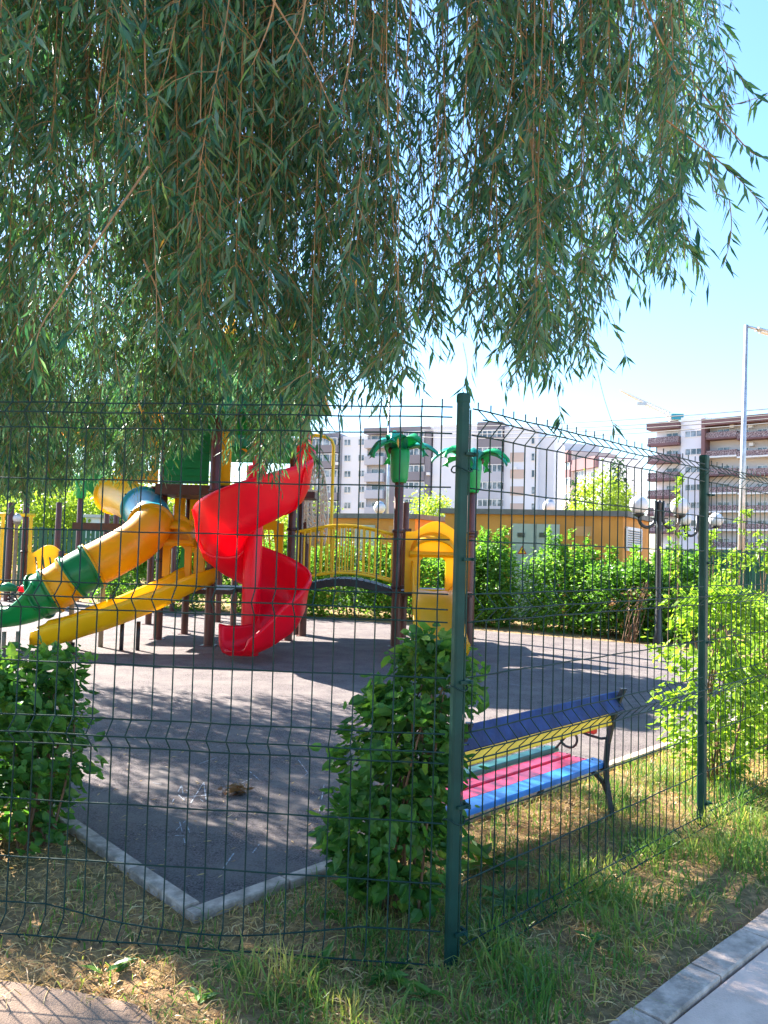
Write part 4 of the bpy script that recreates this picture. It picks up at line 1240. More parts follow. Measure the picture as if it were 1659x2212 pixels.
def wall_box(name, org, d, nrm, x0, y0, x1, y1, mat, out, parent, ground=False):
    u0, _ = on_wall(org, d, nrm, x0, (y0 + y1) / 2); u1, _ = on_wall(org, d, nrm, x1, (y0 + y1) / 2)
    _, z1 = on_wall(org, d, nrm, (x0 + x1) / 2, y0); _, z0 = on_wall(org, d, nrm, (x0 + x1) / 2, y1)
    if ground: z0 = 0.02
    mb = MB(); a = org + d * u0; b_ = org + d * u1
    vs = [(p.x, p.y, z) for z in (z0, z1) for p in (a - nrm * 0.02, b_ - nrm * 0.02, b_ + nrm * out, a + nrm * out)]
    mb.add(vs, [(0, 1, 2, 3), (4, 5, 6, 7), (0, 1, 5, 4), (1, 2, 6, 5), (2, 3, 7, 6), (3, 0, 4, 7)])
    return mb.build(name, mat, parent), (u0, u1, z0, z1)
door, q = wall_box('door', ca, fd, fn, 1106, 1132, 1208, 1290, M_['greydoor'], 0.04, hut1, True)
um = (q[0] + q[1]) / 2
mb = MB(); mb.bar(ca + fd * um + fn * 0.045 + Vector((0, 0, 0.1)), ca + fd * um + fn * 0.045 + Vector((0, 0, q[3])), 0.012, 0.012); mb.build('door_seam', M_['iron'], door)
for kx in (1118, 1165):
    for j in range(4):
        wall_box('vent_slot', ca, fd, fn, kx, 1151 + j * 2.6, kx + 16, 1152.6 + j * 2.6, M_['iron'], 0.055, door)
# triangular danger sign on the door
def danger_sign(cx, cy, s_px, parent):
    u, z = on_wall(ca, fd, fn, cx, cy); s_ = s_px / FPX * HY
    def tri(k, off, mat, name):
        pts = [(-0.5 * k, -0.33 * k), (0.5 * k, -0.33 * k), (0, 0.55 * k)]
        mb = MB(); o = ca + fd * u + fn * off + Vector((0, 0, z))
        mb.add([o + fd * (a * s_) + Vector((0, 0, c * s_)) for a, c in pts] + [o + fn * 0.004 + fd * (a * s_) + Vector((0, 0, c * s_)) for a, c in pts], [(0, 1, 2), (3, 4, 5), (0, 1, 4, 3), (1, 2, 5, 4), (2, 0, 3, 5)])
        return mb.build(name, mat, parent)
    tri(1.0, 0.045, M_['red_paint'], 'warning_sign')
    tri(0.72, 0.051, M_['yellow_paint'], 'warning_sign_face')
    mb = MB(); o = ca + fd * u + fn * 0.058 + Vector((0, 0, z))
    bolt = [(0.05, 0.25), (-0.1, -0.0), (0.0, 0.0), (-0.06, -0.24), (0.12, 0.06), (0.02, 0.06)]
    mb.add([o + fd * (a * s_) + Vector((0, 0, c * s_)) for a, c in bolt], [(0, 1, 2, 5), (2, 3, 4, 5)])
    mb.build('lightning_mark', M_['iron'], parent)
danger_sign(1128, 1190, 20, door)
wall_box('patch_plate', ca, fd, fn, 1240, 1137, 1278, 1158, pmat('peeled_render', (0.56, 0.30, 0.12), 0.1, 3, 0.9), 0.012, hut1)
# louvred vent in the end wall
sd = (cb - ca).normalized(); sn = Vector((sd.y, -sd.x, 0))
u0, z1 = on_wall(ca, sd, sn, 1350, 1142); u1, z0 = on_wall(ca, sd, sn, 1381, 1186)
z1 = px(1348, 1140, HY).z; z0 = px(1348, 1186, HY).z
vent = bpy.data.objects.new('louvre_vent', None); link(vent, hut1); vent.location = wm(hut1).inverted() @ (ca + sd * (u0 + u1) / 2 + Vector((0, 0, z0)))
mb = MB()
for (a, c) in (((u0, z0), (u1, z0)), ((u0, z1), (u1, z1)), ((u0, z0), (u0, z1)), ((u1, z0), (u1, z1))):
    mb.bar(ca + sd * a[0] + sn * 0.03 + Vector((0, 0, a[1])), ca + sd * c[0] + sn * 0.03 + Vector((0, 0, c[1])), 0.07, 0.07)
mb.build('vent_frame', M_['white_paint'], vent)
mb = MB(); mb.bar(ca + sd * (u0 + 0.02) + sn * 0.008 + Vector((0, 0, (z0 + z1) / 2)), ca + sd * (u1 - 0.02) + sn * 0.008 + Vector((0, 0, (z0 + z1) / 2)), 0.02, z1 - z0 - 0.06); mb.build('vent_back', M_['iron'], vent)
for k in range(9):
    z = z0 + (k + 0.5) * (z1 - z0) / 9
    mb = MB(); mb.bar(ca + sd * u0 + sn * 0.05 + Vector((0, 0, z)), ca + sd * u1 + sn * 0.05 + Vector((0, 0, z)), 0.05, 0.022, up=(sn * 0.6 + Vector((0, 0, 1))).normalized()); mb.build('louvre', M_['white_paint'], vent)

# left, lower hut: front runs behind the bridge, then turns back towards the right
l0, l1, l2 = px(640, 1190, 21.5), px(895, 1190, 20.0), px(985, 1190, 22.5)
l0, l1, l2 = (Vector((p.x, p.y, 0)) for p in (l0, l1, l2))
hut2 = hut('lower orange utility hut with grey roof seen through the yellow bridge railings', [l0, l1, l2, l0 + (l2 - l1)], px(895, 1121, 20.0).z, 0.14)
fd2 = (l1 - l0).normalized(); fn2 = Vector((fd2.y, -fd2.x, 0))
d2, q = wall_box('door', l1, fd2, fn2, 735, 1134, 809, 1290, M_['greydoor'], 0.04, hut2, True)
for j in range(4):
    wall_box('vent_slot', l1, fd2, fn2, 748, 1146 + j * 2.4, 764, 1147.6 + j * 2.4, M_['iron'], 0.055, d2)
wall_box('patch_plate', l1, fd2, fn2, 840, 1136, 868, 1150, pmat('peeled_render_low', (0.54, 0.28, 0.1), 0.1, 3, 0.9), 0.012, hut2)

# ------------------------------------------------------------------ lamps
def globe_lamp(label, base, h, group, r_g=0.17, spread=0.33, yaw=0.2):
    t = thing('park_lamp', label, 'lamp', base, 0, group)
    mb = MB(); mb.lathe([(0.085, 0), (0.085, 0.12), (0.06, 0.2), (0.052, 0.6), (0.045, 0.62), (0.045, h - 0.62), (0.058, h - 0.55), (0.045, h - 0.5), (0.042, h - 0.1), (0.05, h - 0.08), (0.02, h - 0.04)], base, 18)
    mb.build('pole', M_['lamp_black'], t)
    for s_ in (-1, 1):
        d = Vector((math.cos(yaw) * s_, math.sin(yaw) * s_, 0))
        pts = [base + d * (0.07) + Vector((0, 0, h - 0.05))] + [base + d * (0.07 + spread / 2 - spread / 2 * math.cos(a)) + Vector((0, 0, h - 0.34 - 0.19 * math.sin(a))) for a in np.linspace(0, math.pi, 13)]
        mb = MB(); mb.tube(pts, 0.03, 10); arm = mb.build('lamp_arm', M_['lamp_black'], t)
        tip = pts[-1]
        mb = MB(); mb.lathe([(0.02, -0.02), (0.09, 0.02), (0.115, 0.05), (0.1, 0.055)], tip, 18); mb.build('globe_holder', M_['lamp_black'], t)
        mb = MB(); mb.sphere(tip + Vector((0, 0, 0.05 + r_g * 0.92)), r_g, 24, 14); mb.build('globe', M_['globe'], t)
    mb = MB(); mb.bar(base + Vector((-0.16, 0, h - 0.36)), base + Vector((0.16, 0, h - 0.36)), 0.02, 0.025); mb.build('crossbar', M_['lamp_black'], t)
    return t
b1 = gp(1421, 1392)
globe_lamp('black twin globe park lamp rising out of the hedge left of the second fence post', b1, px(1428, 1076, b1.y).z, 'park lamps', 0.165, 0.32, 0.15)
b2 = px(1512, 1190, 17.5); b2.z = 0
globe_lamp('farther black twin globe park lamp half hidden by the second fence post', b2, px(1516, 1108, 17.5).z, 'park lamps', 0.16, 0.32, 0.15)
def single_globe(label, x, y, Y, r_, group):
    p = px(x, y, Y); base = Vector((p.x, p.y, 0))
    t = thing('globe_lamp', label, 'lamp', base, 0, group)
    mb = MB(); mb.lathe([(0.08, 0), (0.045, 0.3), (0.04, p.z - r_ - 0.05), (0.1, p.z - r_), (0.1, p.z - r_ + 0.02)], base, 14); mb.build('pole', M_['grey_steel'], t)
    mb = MB(); mb.sphere(p, r_, 20, 12); mb.build('globe', M_['globe'], t)
    mb = MB(); mb.lathe([(r_ * 0.75, 0.0), (r_ * 0.5, r_ * 0.35), (0.02, r_ * 0.5)], (p.x, p.y, p.z + r_ * 0.66), 16); mb.build('shade', M_['galv'], t)
single_globe('capped globe lamp showing above the left orange hut roof beside the palm post', 820, 1097, 26, 0.2, 'capped globe lamps')
single_globe('capped globe lamp showing above the roof of the long orange hut', 1186, 1094, 26, 0.22, 'capped globe lamps')
single_globe('small globe lamp behind the climbing frame at the far left', 37, 1120, 19, 0.11, 'small globe lamps')

# tall street lamp
sb = px(1598, 1190, 21); sb.z = 0
sl = thing('street_lamp', 'tall grey street lamp with flat head reaching over the fence', 'street lamp', sb)
stp = px(1612, 702, 21); lean = Vector((stp.x - sb.x, 0, 0))
mb = MB(); mb.tube([sb, sb + lean * 0.5 + Vector((0, 0, stp.z * 0.5)), sb + lean + Vector((0, 0, stp.z))], [0.095, 0.075, 0.05], 14); mb.build('pole', M_['galv'], sl)
tip = px(1639, 712, 21)
top = sb + lean + Vector((0, 0, stp.z - 0.03))
mb = MB(); mb.tube([top, tip], 0.04, 10); mb.build('lamp_arm', M_['galv'], sl)
hd = (tip - top).normalized()
mb = MB(); mb.bar(tip - hd * 0.05, tip + hd * 0.45, 0.22, 0.08, bev=0.03); h_ = mb.build('lamp_head', M_['galv'], sl)
mb = MB(); mb.bar(tip + hd * 0.05 + Vector((0, 0, -0.05)), tip + hd * 0.38 + Vector((0, 0, -0.05)), 0.17, 0.05, bev=0.02); mb.build('lens', M_['globe'], h_)

# thin pole behind the palm post
lp = px(836, 1190, 30); lp.z = 0; lt = px(842, 845, 30)
tp2 = thing('lighting_mast', 'thin pale lighting mast between the palm post and the bridge', 'mast', lp)
mb = MB(); mb.tube([lp, Vector((lt.x, lp.y, lt.z))], [0.07, 0.045], 10); mb.build('pole', M_['galv'], tp2)
mb = MB(); mb.box((lt.x, lp.y, lt.z), (0.5, 0.2, 0.12)); mb.build('lamp_head', M_['galv'], tp2)

# overhead cables
for i, (ya, yb, lab) in enumerate(((921, 888, 'topmost overhead cable above the right apartment block'), (930, 899, 'overhead cable second from top across the right sky'), (936, 904, 'overhead cable third from top across the brown roof edge'), (944, 911, 'lowest overhead cable across the brown roof edge'))):
    Y0, Y1 = 70, 46
    a = px(1130, ya, Y0); b_ = px(1659, yb, Y1)
    d = b_ - a
    a2 = a - d * 0.8; b2_ = b_ + d * 0.8
    pts = []
    for k in range(41):
        t = k / 40
        p = a2.lerp(b2_, t); p.z -= 0.9 * 4 * t * (1 - t) * (0.8 + 0.1 * i) - 0.75
        pts.append(p)
    mb = MB(); mb.tube(pts, 0.036, 5)
    tag(mb.build('power_cable', M_['cable']), lab, 'cable', 'overhead cables')

# construction crane far behind
Yc = 240
cr = thing('tower_crane', 'white construction crane jib rising above the right apartment block', 'crane', Vector((px(1452, 905, Yc).x, Yc, 0)))
ja, jb = px(1340, 843, Yc - 8), px(1446, 897, Yc)
mb = MB(); d = (jb - ja); side = Vector((0, 1, 0)); upv = Vector((0.45, 0, 0.9))
nS = 18
ch = [(ja + upv * 0.0, jb + upv * 0.9), (ja - side * 0.3, jb - side * 0.9 - upv * 0.7), (ja + side * 0.3, jb + side * 0.9 - upv * 0.7)]
for p, q in ch: mb.bar(p, q, 0.34)
for k in range(nS):
    t0, t1, tm = k / nS, (k + 1) / nS, (k + 0.5) / nS
    for c in (1, 2):
        mb.bar(ch[c][0].lerp(ch[c][1], t0), ch[0][0].lerp(ch[0][1], tm), 0.2); mb.bar(ch[0][0].lerp(ch[0][1], tm), ch[c][0].lerp(ch[c][1], t1), 0.2)
mb.build('jib', M_['crane'], cr)
mb = MB(); mb.bar(Vector((jb.x + 0.8, Yc, 0)), Vector((jb.x + 0.8, Yc, jb.z)), 1.7); mb.build('mast', M_['crane'], cr)
mb = MB(); mb.box(jb + Vector((2.2, -0.5, -0.6)), (3.6, 1.8, 1.8)); mb.build('cab', M_['teal'], cr)
mb = MB(); tq = ja.lerp(jb, 0.42); mb.box(tq + Vector((0, 0, -0.9)), (3.0, 1.0, 0.9)); mb.build('trolley', M_['galv'], cr)

# ------------------------------------------------------------------ slatted fences at the back
def slat_fence(label, a, b_, h, w, gap, two_row, mat):
    t = thing('slat_fence', label, 'fence', Vector((a.x, a.y, 0)), 0, 'green slat fences')
    d = (b_ - a); L = d.length; d.normalize(); nrm = Vector((-d.y, d.x, 0))
    n = int(L / (w + gap))
    for k in range(n):
        s_ = (k + 0.5) * (w + gap)
        off = nrm * (0.05 if two_row and k % 2 else 0.0)
        hh_ = h + random.uniform(-0.012, 0.012)
        mb = MB(); c = a + d * s_ + off
        mb.bar(c + Vector((0, 0, 0.06)), c + Vector((0, 0, hh_)), w, 0.016, up=nrm, bev=0.004); mb.build('slat', mat, t)
    for z in (0.35, h - 0.3):
        mb = MB(); mb.bar(a + nrm * 0.028 + Vector((0, 0, z)), b_ + nrm * 0.028 + Vector((0, 0, z)), 0.03, 0.05); mb.build('rail', mat, t)
    for k in range(int(L / 2.4) + 1):
        c = a + d * min(L, k * 2.4) + nrm * 0.075
        mb = MB(); mb.bar(c, c + Vector((0, 0, h + 0.04)), 0.06, 0.06); mb.build('post', mat, t)
    return t
fa, fb = px(1440, 1190, 17.2), px(1760, 1190, 15.6)
slat_fence('green staggered slat fence behind the bright shrubs right of the second post', Vector((fa.x, fa.y, 0)), Vector((fb.x, fb.y, 0)), px(1600, 1189, 16.4).z, 0.12, -0.0, True, M_['slat_green'])
fa, fb = px(-140, 1190, 21.5), px(285, 1190, 23.5)
slat_fence('green slat fence far behind the climbing frame at left', Vector((fa.x, fa.y, 0)), Vector((fb.x, fb.y, 0)), px(150, 1141, 22.5).z, 0.1, 0.03, False, M_['slat_green'])
# ------------------------------------------------------------------ leaves in bulk
def unit(a):
    return a / np.maximum(np.linalg.norm(a, axis=-1, keepdims=True), 1e-9)

def leaves_np(pos, dr, nr, L, W, kind='lan', fold=0.25, droop=0.15):
    """leaf blades: base pos, direction dr, face normal nr, length L and width W, all arrays"""
    n = len(pos)
    dr = unit(dr); sd = unit(np.cross(dr, nr)); nr = unit(np.cross(sd, dr))
    L = np.asarray(L).reshape(n, 1); W = np.asarray(W).reshape(n, 1)
    def pt(t, w, up=0.0): return pos + dr * L * t + sd * W * w + nr * (W * up - L * droop * t * t)
    if kind == 'quad':
        v = np.stack([pt(0, 0), pt(.45, -.5), pt(1, 0), pt(.45, .5)], 1)
        f = np.array([[0, 1, 2, 3]])
    elif kind == 'lan':
        v = np.stack([pt(0, 0), pt(.38, -.5), pt(.45, 0, -fold), pt(.38, .5), pt(1, 0)], 1)
        f = np.array([[0, 1, 2], [0, 2, 3], [1, 4, 2], [2, 4, 3]])
    else:
        v = np.stack([pt(0, 0), pt(.22, -.42), pt(.25, 0, -fold * .7), pt(.22, .42), pt(.62, -.40), pt(.62, 0, -fold), pt(.62, .40), pt(1.0, 0)], 1)
        f = np.array([[0, 1, 2], [0, 2, 3], [1, 4, 5], [1, 5, 2], [2, 5, 6], [2, 6, 3], [4, 7, 5], [5, 7, 6]])
    k = v.shape[1]
    F = (f[None] + (np.arange(n) * k)[:, None, None]).reshape(-1, f.shape[1])
    return v.reshape(-1, 3), F

def rtube(pts, r, seg=3):
    mb = MB(); mb.tube(pts, r, seg, cap=False)
    v = np.array([tuple(p) for p in mb.v]); f = np.array(mb.f)
    return v, np.concatenate([f[:, [0, 1, 2]], f[:, [0, 2, 3]]])

def merge(parts):
    vs, fs, b = [], [], 0
    for v, f in parts:
        vs.append(v); fs.append(f + b); b += len(v)
    return np.concatenate(vs), np.concatenate(fs)

def mesh2(name, leaf, wood, mats):
    """one mesh: leaf triangles with mats[0], wood triangles with mats[1]"""
    v, f = merge([leaf, wood]) if wood is not None else leaf
    me = np_mesh(name, v, f, mats)
    if wood is not None:
        mi = np.zeros(len(f), np.int32); mi[len(leaf[1]):] = 1
        me.polygons.foreach_set('material_index', mi)
    return me

# ------------------------------------------------------------------ the willow
def strand(L, seed, dens=1.0):
    """one hanging branch, its top at the origin: bare above, twigs and narrow leaves below"""
    r = np.random.default_rng(seed)
    nseg = 12
    ph = r.uniform(0, 6.28, 2); am = r.uniform(0.02, 0.09)
    ax = r.uniform(-0.16, 0.16, 2)
    cl = r.uniform(0.22, 1.0, r.integers(3, 6)); cl[0] = r.uniform(0.85, 0.97)
    def cur(t):
        t = np.asarray(t)[..., None]
        x = ax[0] * t * t + am * np.sin(2.2 * t + ph[0]) * t; y = ax[1] * t * t + am * np.sin(2.6 * t + ph[1]) * t
        return np.concatenate([x, y, -L * t], -1)
    wood = [rtube([Vector(p) for p in cur(np.linspace(0, 1, nseg))], list(np.linspace(0.0042, 0.0014, nseg)), 3)]
    pos, drs = [], []
    nt = int(26 * L / 2.2 * dens)
    for i in range(nt):
        t = cl[r.integers(len(cl))] + r.normal() * 0.05 if r.uniform() < 0.72 else r.uniform(0.15, 0.98)
        if t < 0.1 or t > 1: continue
        p0 = cur(t); an = r.uniform(0, 6.28); tl = r.uniform(0.05, 0.3) * (1.15 - 0.4 * t)
        out = np.array([math.cos(an), math.sin(an), -r.uniform(0.2, 0.9)]); out /= np.linalg.norm(out)
        q = [p0 + out * tl * s_ + np.array([0, 0, -0.55 * tl * s_ * s_]) for s_ in np.linspace(0, 1, 4)]
        wood.append(rtube([Vector(p) for p in q], [0.0018, 0.0015, 0.0012, 0.0009], 3))
        nl = max(3, int(tl / 0.022))
        for j in range(nl):
            s_ = (j + 0.6) / nl
            p = p0 + out * tl * s_ + np.array([0, 0, -0.55 * tl * s_ * s_])
            b_ = r.uniform(0, 6.28); d = out * 0.5 + np.array([math.cos(b_), math.sin(b_), 0]) * 0.55 + np.array([0, 0, -r.uniform(0.35, 1.2)])
            pos.append(p); drs.append(d)
    ns = int(34 * L / 2.2 * dens)
    for i in range(ns):
        t = min(1, cl[r.integers(len(cl))] + r.normal() * 0.06) if r.uniform() < 0.65 else r.uniform(0.2, 1)
        b_ = r.uniform(0, 6.28)
        pos.append(cur(t)); drs.append(np.array([math.cos(b_) * 0.6, math.sin(b_) * 0.6, -r.uniform(0.4, 1.2)]))
    pos = np.array(pos); drs = np.array(drs)
    n = len(pos)
    nr = r.normal(size=(n, 3)); nr[:, 2] = np.abs(nr[:, 2])
    Ls = r.uniform(0.05, 0.118, n); Ws = Ls * r.uniform(0.12, 0.2, n)
    leaf = leaves_np(pos, drs, nr, Ls, Ws, 'lan', 0.2, 0.16)
    return leaf, merge(wood)

NV = 18
VAR = []
for i in range(NV):
    L = [2.3, 1.9, 2.7, 1.5, 2.1, 3.0][i % 6]
    VAR.append((L, *strand(L, 100 + i, 1.0 if i % 3 else 0.8)))
VME = [mesh2('hanging_branch', lf, wd, [M_['willow'], M_['twig']]) for L, lf, wd in VAR]

EX = [-200, 0, 100, 200, 300, 340, 400, 450, 520, 560, 640, 690, 720, 760, 800, 830, 870, 920, 960, 1000, 1040, 1100, 1150, 1200, 1250, 1285, 1300, 1340, 1400, 1445, 1470, 1500, 1560, 1600, 1650, 1750]
EY = [1080, 1060, 1050, 1015, 1020, 995, 960, 905, 985, 1015, 1015, 905, 850, 850, 870, 860, 825, 740, 790, 760, 760, 830, 835, 860, 840, 800, 640, 600, 690, 640, 480, 440, 480, 430, 380, 250]
WX = [-250, 0, 600, 640, 655, 690, 705, 890, 915, 955, 975, 1260, 1285, 1330, 1350, 1520, 1570, 1600, 1700]
WY = [1.0, 1.0, 1.0, 0.9, 0.25, 0.25, 0.95, 0.95, 0.6, 0.6, 0.9, 0.85, 0.4, 0.3, 0.38, 0.32, 0.2, 0.03, 0.0]
willow = thing('weeping_willow', 'large weeping willow hanging its curtain of narrow leaves over the fence and play set', 'tree', (-7.4, 9.6, 0))
trunk_pts = [Vector((-7.4, 9.6, -0.1)), Vector((-7.35, 9.55, 0.5)), Vector((-7.2, 9.4, 1.8)), Vector((-7.0, 9.2, 3.2)), Vector((-6.7, 9.0, 4.6)), Vector((-6.3, 8.6, 6.0)), Vector((-6.0, 8.3, 7.4))]
mb = MB(); mb.tube(trunk_pts, [0.5, 0.4, 0.35, 0.32, 0.27, 0.2, 0.1], 16); mb.build('trunk', M_['bark'], willow)
def limb(pts, r0, r1):
    P = catmull([Vector(p) for p in pts], 6)
    mb = MB(); mb.tube(P, list(np.linspace(r0, r1, len(P))), 10); mb.build('limb', M_['bark'], willow)
limb([(-7.0, 9.2, 3.2), (-5.6, 8.4, 5.0), (-4.2, 7.6, 6.4), (-2.4, 6.4, 7.0), (-0.6, 5.2, 6.8)], 0.2, 0.05)
limb([(-6.9, 9.1, 3.8), (-5.2, 7.6, 5.4), (-3.6, 5.8, 6.2), (-1.8, 4.4, 6.2), (0.4, 3.8, 5.8), (1.8, 3.8, 5.4)], 0.19, 0.035)
limb([(-6.7, 9.0, 4.6), (-5.4, 6.6, 6.0), (-4.0, 4.6, 6.0), (-2.6, 3.4, 5.4)], 0.15, 0.04)
limb([(-6.6, 8.9, 4.9), (-5.4, 9.4, 6.6), (-4.0, 9.6, 7.4), (-2.6, 9.2, 7.2)], 0.15, 0.04)
limb([tuple(px(105, -120, 7.2)), tuple(px(150, 20, 7.2)), tuple(px(188, 160, 7.25)), tuple(px(205, 300, 7.3)), tuple(px(222, 420, 7.4))], 0.075, 0.03)
limb([tuple(px(225, -60, 6.2)), tuple(px(235, 130, 6.3)), tuple(px(262, 330, 6.4))], 0.03, 0.012)

strands = []
rw = np.random.default_rng(5)
# clumps first, then the branches round them
clumps = []
for x in np.arange(-230, 1640, 17.0):
    x += rw.normal() * 6
    if rw.uniform() < np.interp(x, WX, WY): clumps.append(x)
# places that lie in the sun, and how thin the canopy is on the way to it
SUNNY = [(1.2, 4.35, 0.6, 0.85), (0.7, 3.9, 0.5, 0.85), (1.9, 5.0, 0.0, 0.85), (2.35, 5.4, 0.7, 0.85), (1.6, 4.7, 0.1, 0.85), (2.9, 5.9, 0.7, 0.85), (1.25, 2.5, 0.0, 0.9), (1.75, 3.0, 0.0, 0.9), (2.2, 3.5, 0.0, 0.85), (-1.35, 4.8, 0.0, 0.6), (-1.2, 3.9, 0.0, 0.6), (-0.5, 3.75, 0.0, 0.6), (-1.6, 3.3, 0.0, 0.4)]
def in_sun(x, y, z):
    for sx, sy, sz, k in SUNNY:
        al = (x - sx) * SUN_AZ[0] + (y - sy) * SUN_AZ[1]; pe = -(x - sx) * SUN_AZ[1] + (y - sy) * SUN_AZ[0]
        zr = sz + al * math.tan(SUN_EL)
        if al > 0 and abs(pe) < 0.4 and z - 0.2 < zr < z + 2.2 and rw.uniform() < k: return True
    return False
def add_strand(x, d, yb):
    p = px(x, yb, d)
    if in_sun(p.x, p.y, p.z): return
    if p.z > 9.2 or p.z < 1.7: return
    strands.append((np.array(p), rw.integers(NV), rw.uniform(0, 6.28), rw.uniform(0.85, 1.2)))
NST = 1380
while len(strands) < NST:
    if rw.uniform() < 0.70: x = rw.uniform(-260, 640)
    else: x = clumps[rw.integers(len(clumps))] + rw.normal() * 14
    B = np.interp(x, EX, EY) - (np.interp(x, [640, 900, 1300], [25, 42, 62]) if x > 640 else -12)
    if x < 640 and rw.uniform() < (0.86 if x < 380 else 0.75):
        d = rw.uniform(5.2, 10.5) if x < 330 else rw.uniform(4.6, 7.4)
        yb = B - rw.exponential(40) if rw.uniform() < 0.4 else B - rw.uniform(0, 1) ** 0.9 * (B + 350)
    else:
        d = rw.uniform(3.1, 5.6) if x > 640 else rw.uniform(2.9, 5.0)
        B2 = B if x > 640 else min(B, np.interp(x, [-200, 0, 150, 300, 600], [640, 700, 820, 800, 860]))
        if x > 640: yb = B2 - rw.exponential(80) if rw.uniform() < 0.5 else B2 - rw.uniform(0, 1) * (B2 + 380)
        else: yb = B2 - rw.uniform(0, 1) * (B2 + 380)
    add_strand(x, d, yb)
for _ in range(130):                                          # the ragged lower fringe at the left
    x = rw.uniform(-120, 665); d = rw.uniform(4.7, 7.2)
    p = px(x, np.interp(x, EX, EY) + 5 - rw.exponential(50), d)
    strands.append((np.array(p), rw.integers(NV), rw.uniform(0, 6.28), rw.uniform(0.75, 1.1)))
# extra willow strands added out of view at left, to shade the path
for _ in range(230):
    y = rw.uniform(2.6, 9.0); x = rw.uniform(-9.0, -0.62 * y - 0.35)
    zb = rw.uniform(2.0, 6.5)
    if in_sun(x, y, zb): continue
    strands.append((np.array((x, y, zb)), rw.integers(NV), rw.uniform(0, 6.28), rw.uniform(0.85, 1.2)))
print('strands', len(strands))
# the 300 that show largest are parts of their own, the rest is one mass
def rank(i):
    p = strands[i][0]
    out_ = px(0, 0, p[1]).z < p[2] or abs(p[0]) > 0.53 * p[1]
    return p[1] + (20 if out_ else 0)
order = sorted(range(len(strands)), key=rank)
near = set(order[:300])
iw = wm(willow).inverted()
rest = [[], []]
for i, (p, k, rz, sc) in enumerate(strands):
    L = VAR[k][0] * sc
    top = Vector((p[0], p[1], p[2] + L))
    if i in near:
        o = obj('hanging_branch', VME[k], willow, iw @ top, (0, 0, rz), sc)
    else:
        c, s_ = math.cos(rz), math.sin(rz)
        R = np.array([[c, -s_, 0], [s_, c, 0], [0, 0, 1]]) * sc
        for q in (0, 1):
            v, f = VAR[k][1 + q]
            rest[q].append((v @ R.T + np.array(iw @ top), f))
crown = obj('crown', mesh2('crown', merge(rest[0]), merge(rest[1]), [M_['willow'], M_['twig']]), willow)
tag(crown, kind='stuff')
# long bare orange twigs and a few side sprays, ending in leaves
def twig(pts, r0=0.004, leaf_from=0.7, nleaf=14, seed=0, mat='willow'):
    r = np.random.default_rng(seed)
    P = catmull([Vector(p) for p in pts], 6)
    wd = rtube(P, list(np.linspace(r0, 0.0015, len(P))), 5)
    pos, drs = [], []
    for i in range(nleaf):
        t = leaf_from + (1 - leaf_from) * i / nleaf
        k = min(len(P) - 2, int(t * (len(P) - 1)))
        d = (P[k + 1] - P[k]).normalized()
        pos.append(np.array(P[k].lerp(P[k + 1], r.uniform()))); b_ = r.uniform(0, 6.28)
        drs.append(np.array(d) * 0.6 + np.array([math.cos(b_), math.sin(b_), -0.5]) * 0.7)
    n = len(pos); Ls = r.uniform(0.07, 0.115, n)
    lf = leaves_np(np.array(pos), np.array(drs), r.normal(size=(n, 3)), Ls, Ls * 0.16, 'lan', 0.2, 0.15)
    me = mesh2('twig', lf, wd, [M_[mat], M_['twig']])
    o = obj('twig', me, willow); o.location = iw @ Vector((0, 0, 0))
    return o
twig([px(320, 360, 2.7), px(210, 520, 2.6), px(130, 640, 2.55), px(85, 715, 2.5), px(70, 800, 2.5)], 0.0045, 0.72, 18, 1)
twig([px(1380, -20, 3.2), px(1450, 130, 3.25), px(1520, 230, 3.3), px(1660, 205, 3.4)], 0.005, 0.2, 22, 2)
twig([px(1500, 180, 3.3), px(1570, 270, 3.3), px(1625, 330, 3.3), px(1668, 345, 3.35)], 0.004, 0.3, 20, 3)
twig([px(1440, 260, 3.1), px(1530, 330, 3.15), px(1600, 390, 3.2), px(1670, 470, 3.25)], 0.004, 0.2, 30, 4)
twig([px(1575, 430, 3.2), px(1580, 480, 3.2), px(1575, 530, 3.2), px(1560, 580, 3.2)], 0.0025, 0.05, 14, 5)
twig([px(1280, 600, 3.6), px(1320, 680, 3.6), px(1345, 750, 3.6), px(1352, 770, 3.6)], 0.0015, 0.85, 6, 6)
twig([px(1285, 780, 3.6), px(1305, 860, 3.6), px(1325, 920, 3.6)], 0.0015, 0.9, 3, 7)
twig([px(1190, 800, 3.5), px(1205, 860, 3.5), px(1215, 925, 3.5)], 0.0015, 0.6, 6, 8)
twig([px(1000, 740, 3.3), px(1010, 800, 3.3), px(998, 845, 3.3)], 0.0015, 0.5, 6, 9)
for s_, (x0, y0, x1, y1) in enumerate(((600, -30, 545, 140), (590, 0, 720, 240), (660, 0, 620, 120), (770, -20, 735, 220), (310, 560, 355, 700), (890, -20, 850, 300), (1010, 0, 985, 420), (1120, 0, 1080, 330), (950, 200, 900, 700), (1250, 0, 1245, 320), (1190, 0, 1185, 300), (640, 0, 700, 60), (420, 100, 380, 330))):
    d_ = 2.6 + 0.1 * s_
    twig([px(x0, y0, d_), px((x0 + x1) / 2 + 8, (y0 + y1) / 2, d_), px(x1, y1, d_)], 0.004, 0.75, 6, 20 + s_)
yl = []
for x, y in ((1077, 545), (640, 690), (488, 700), (860, 945), (356, 515), (1120, 290), (770, 600), (300, 870)):
    yl.append(px(x, y, 2.7))
v, f = leaves_np(np.array([tuple(p) for p in yl]), rw.normal(size=(len(yl), 3)) * 0.4 + np.array([0.2, 0, -1]), rw.normal(size=(len(yl), 3)), np.full(len(yl), 0.04), np.full(len(yl), 0.012), 'lan')
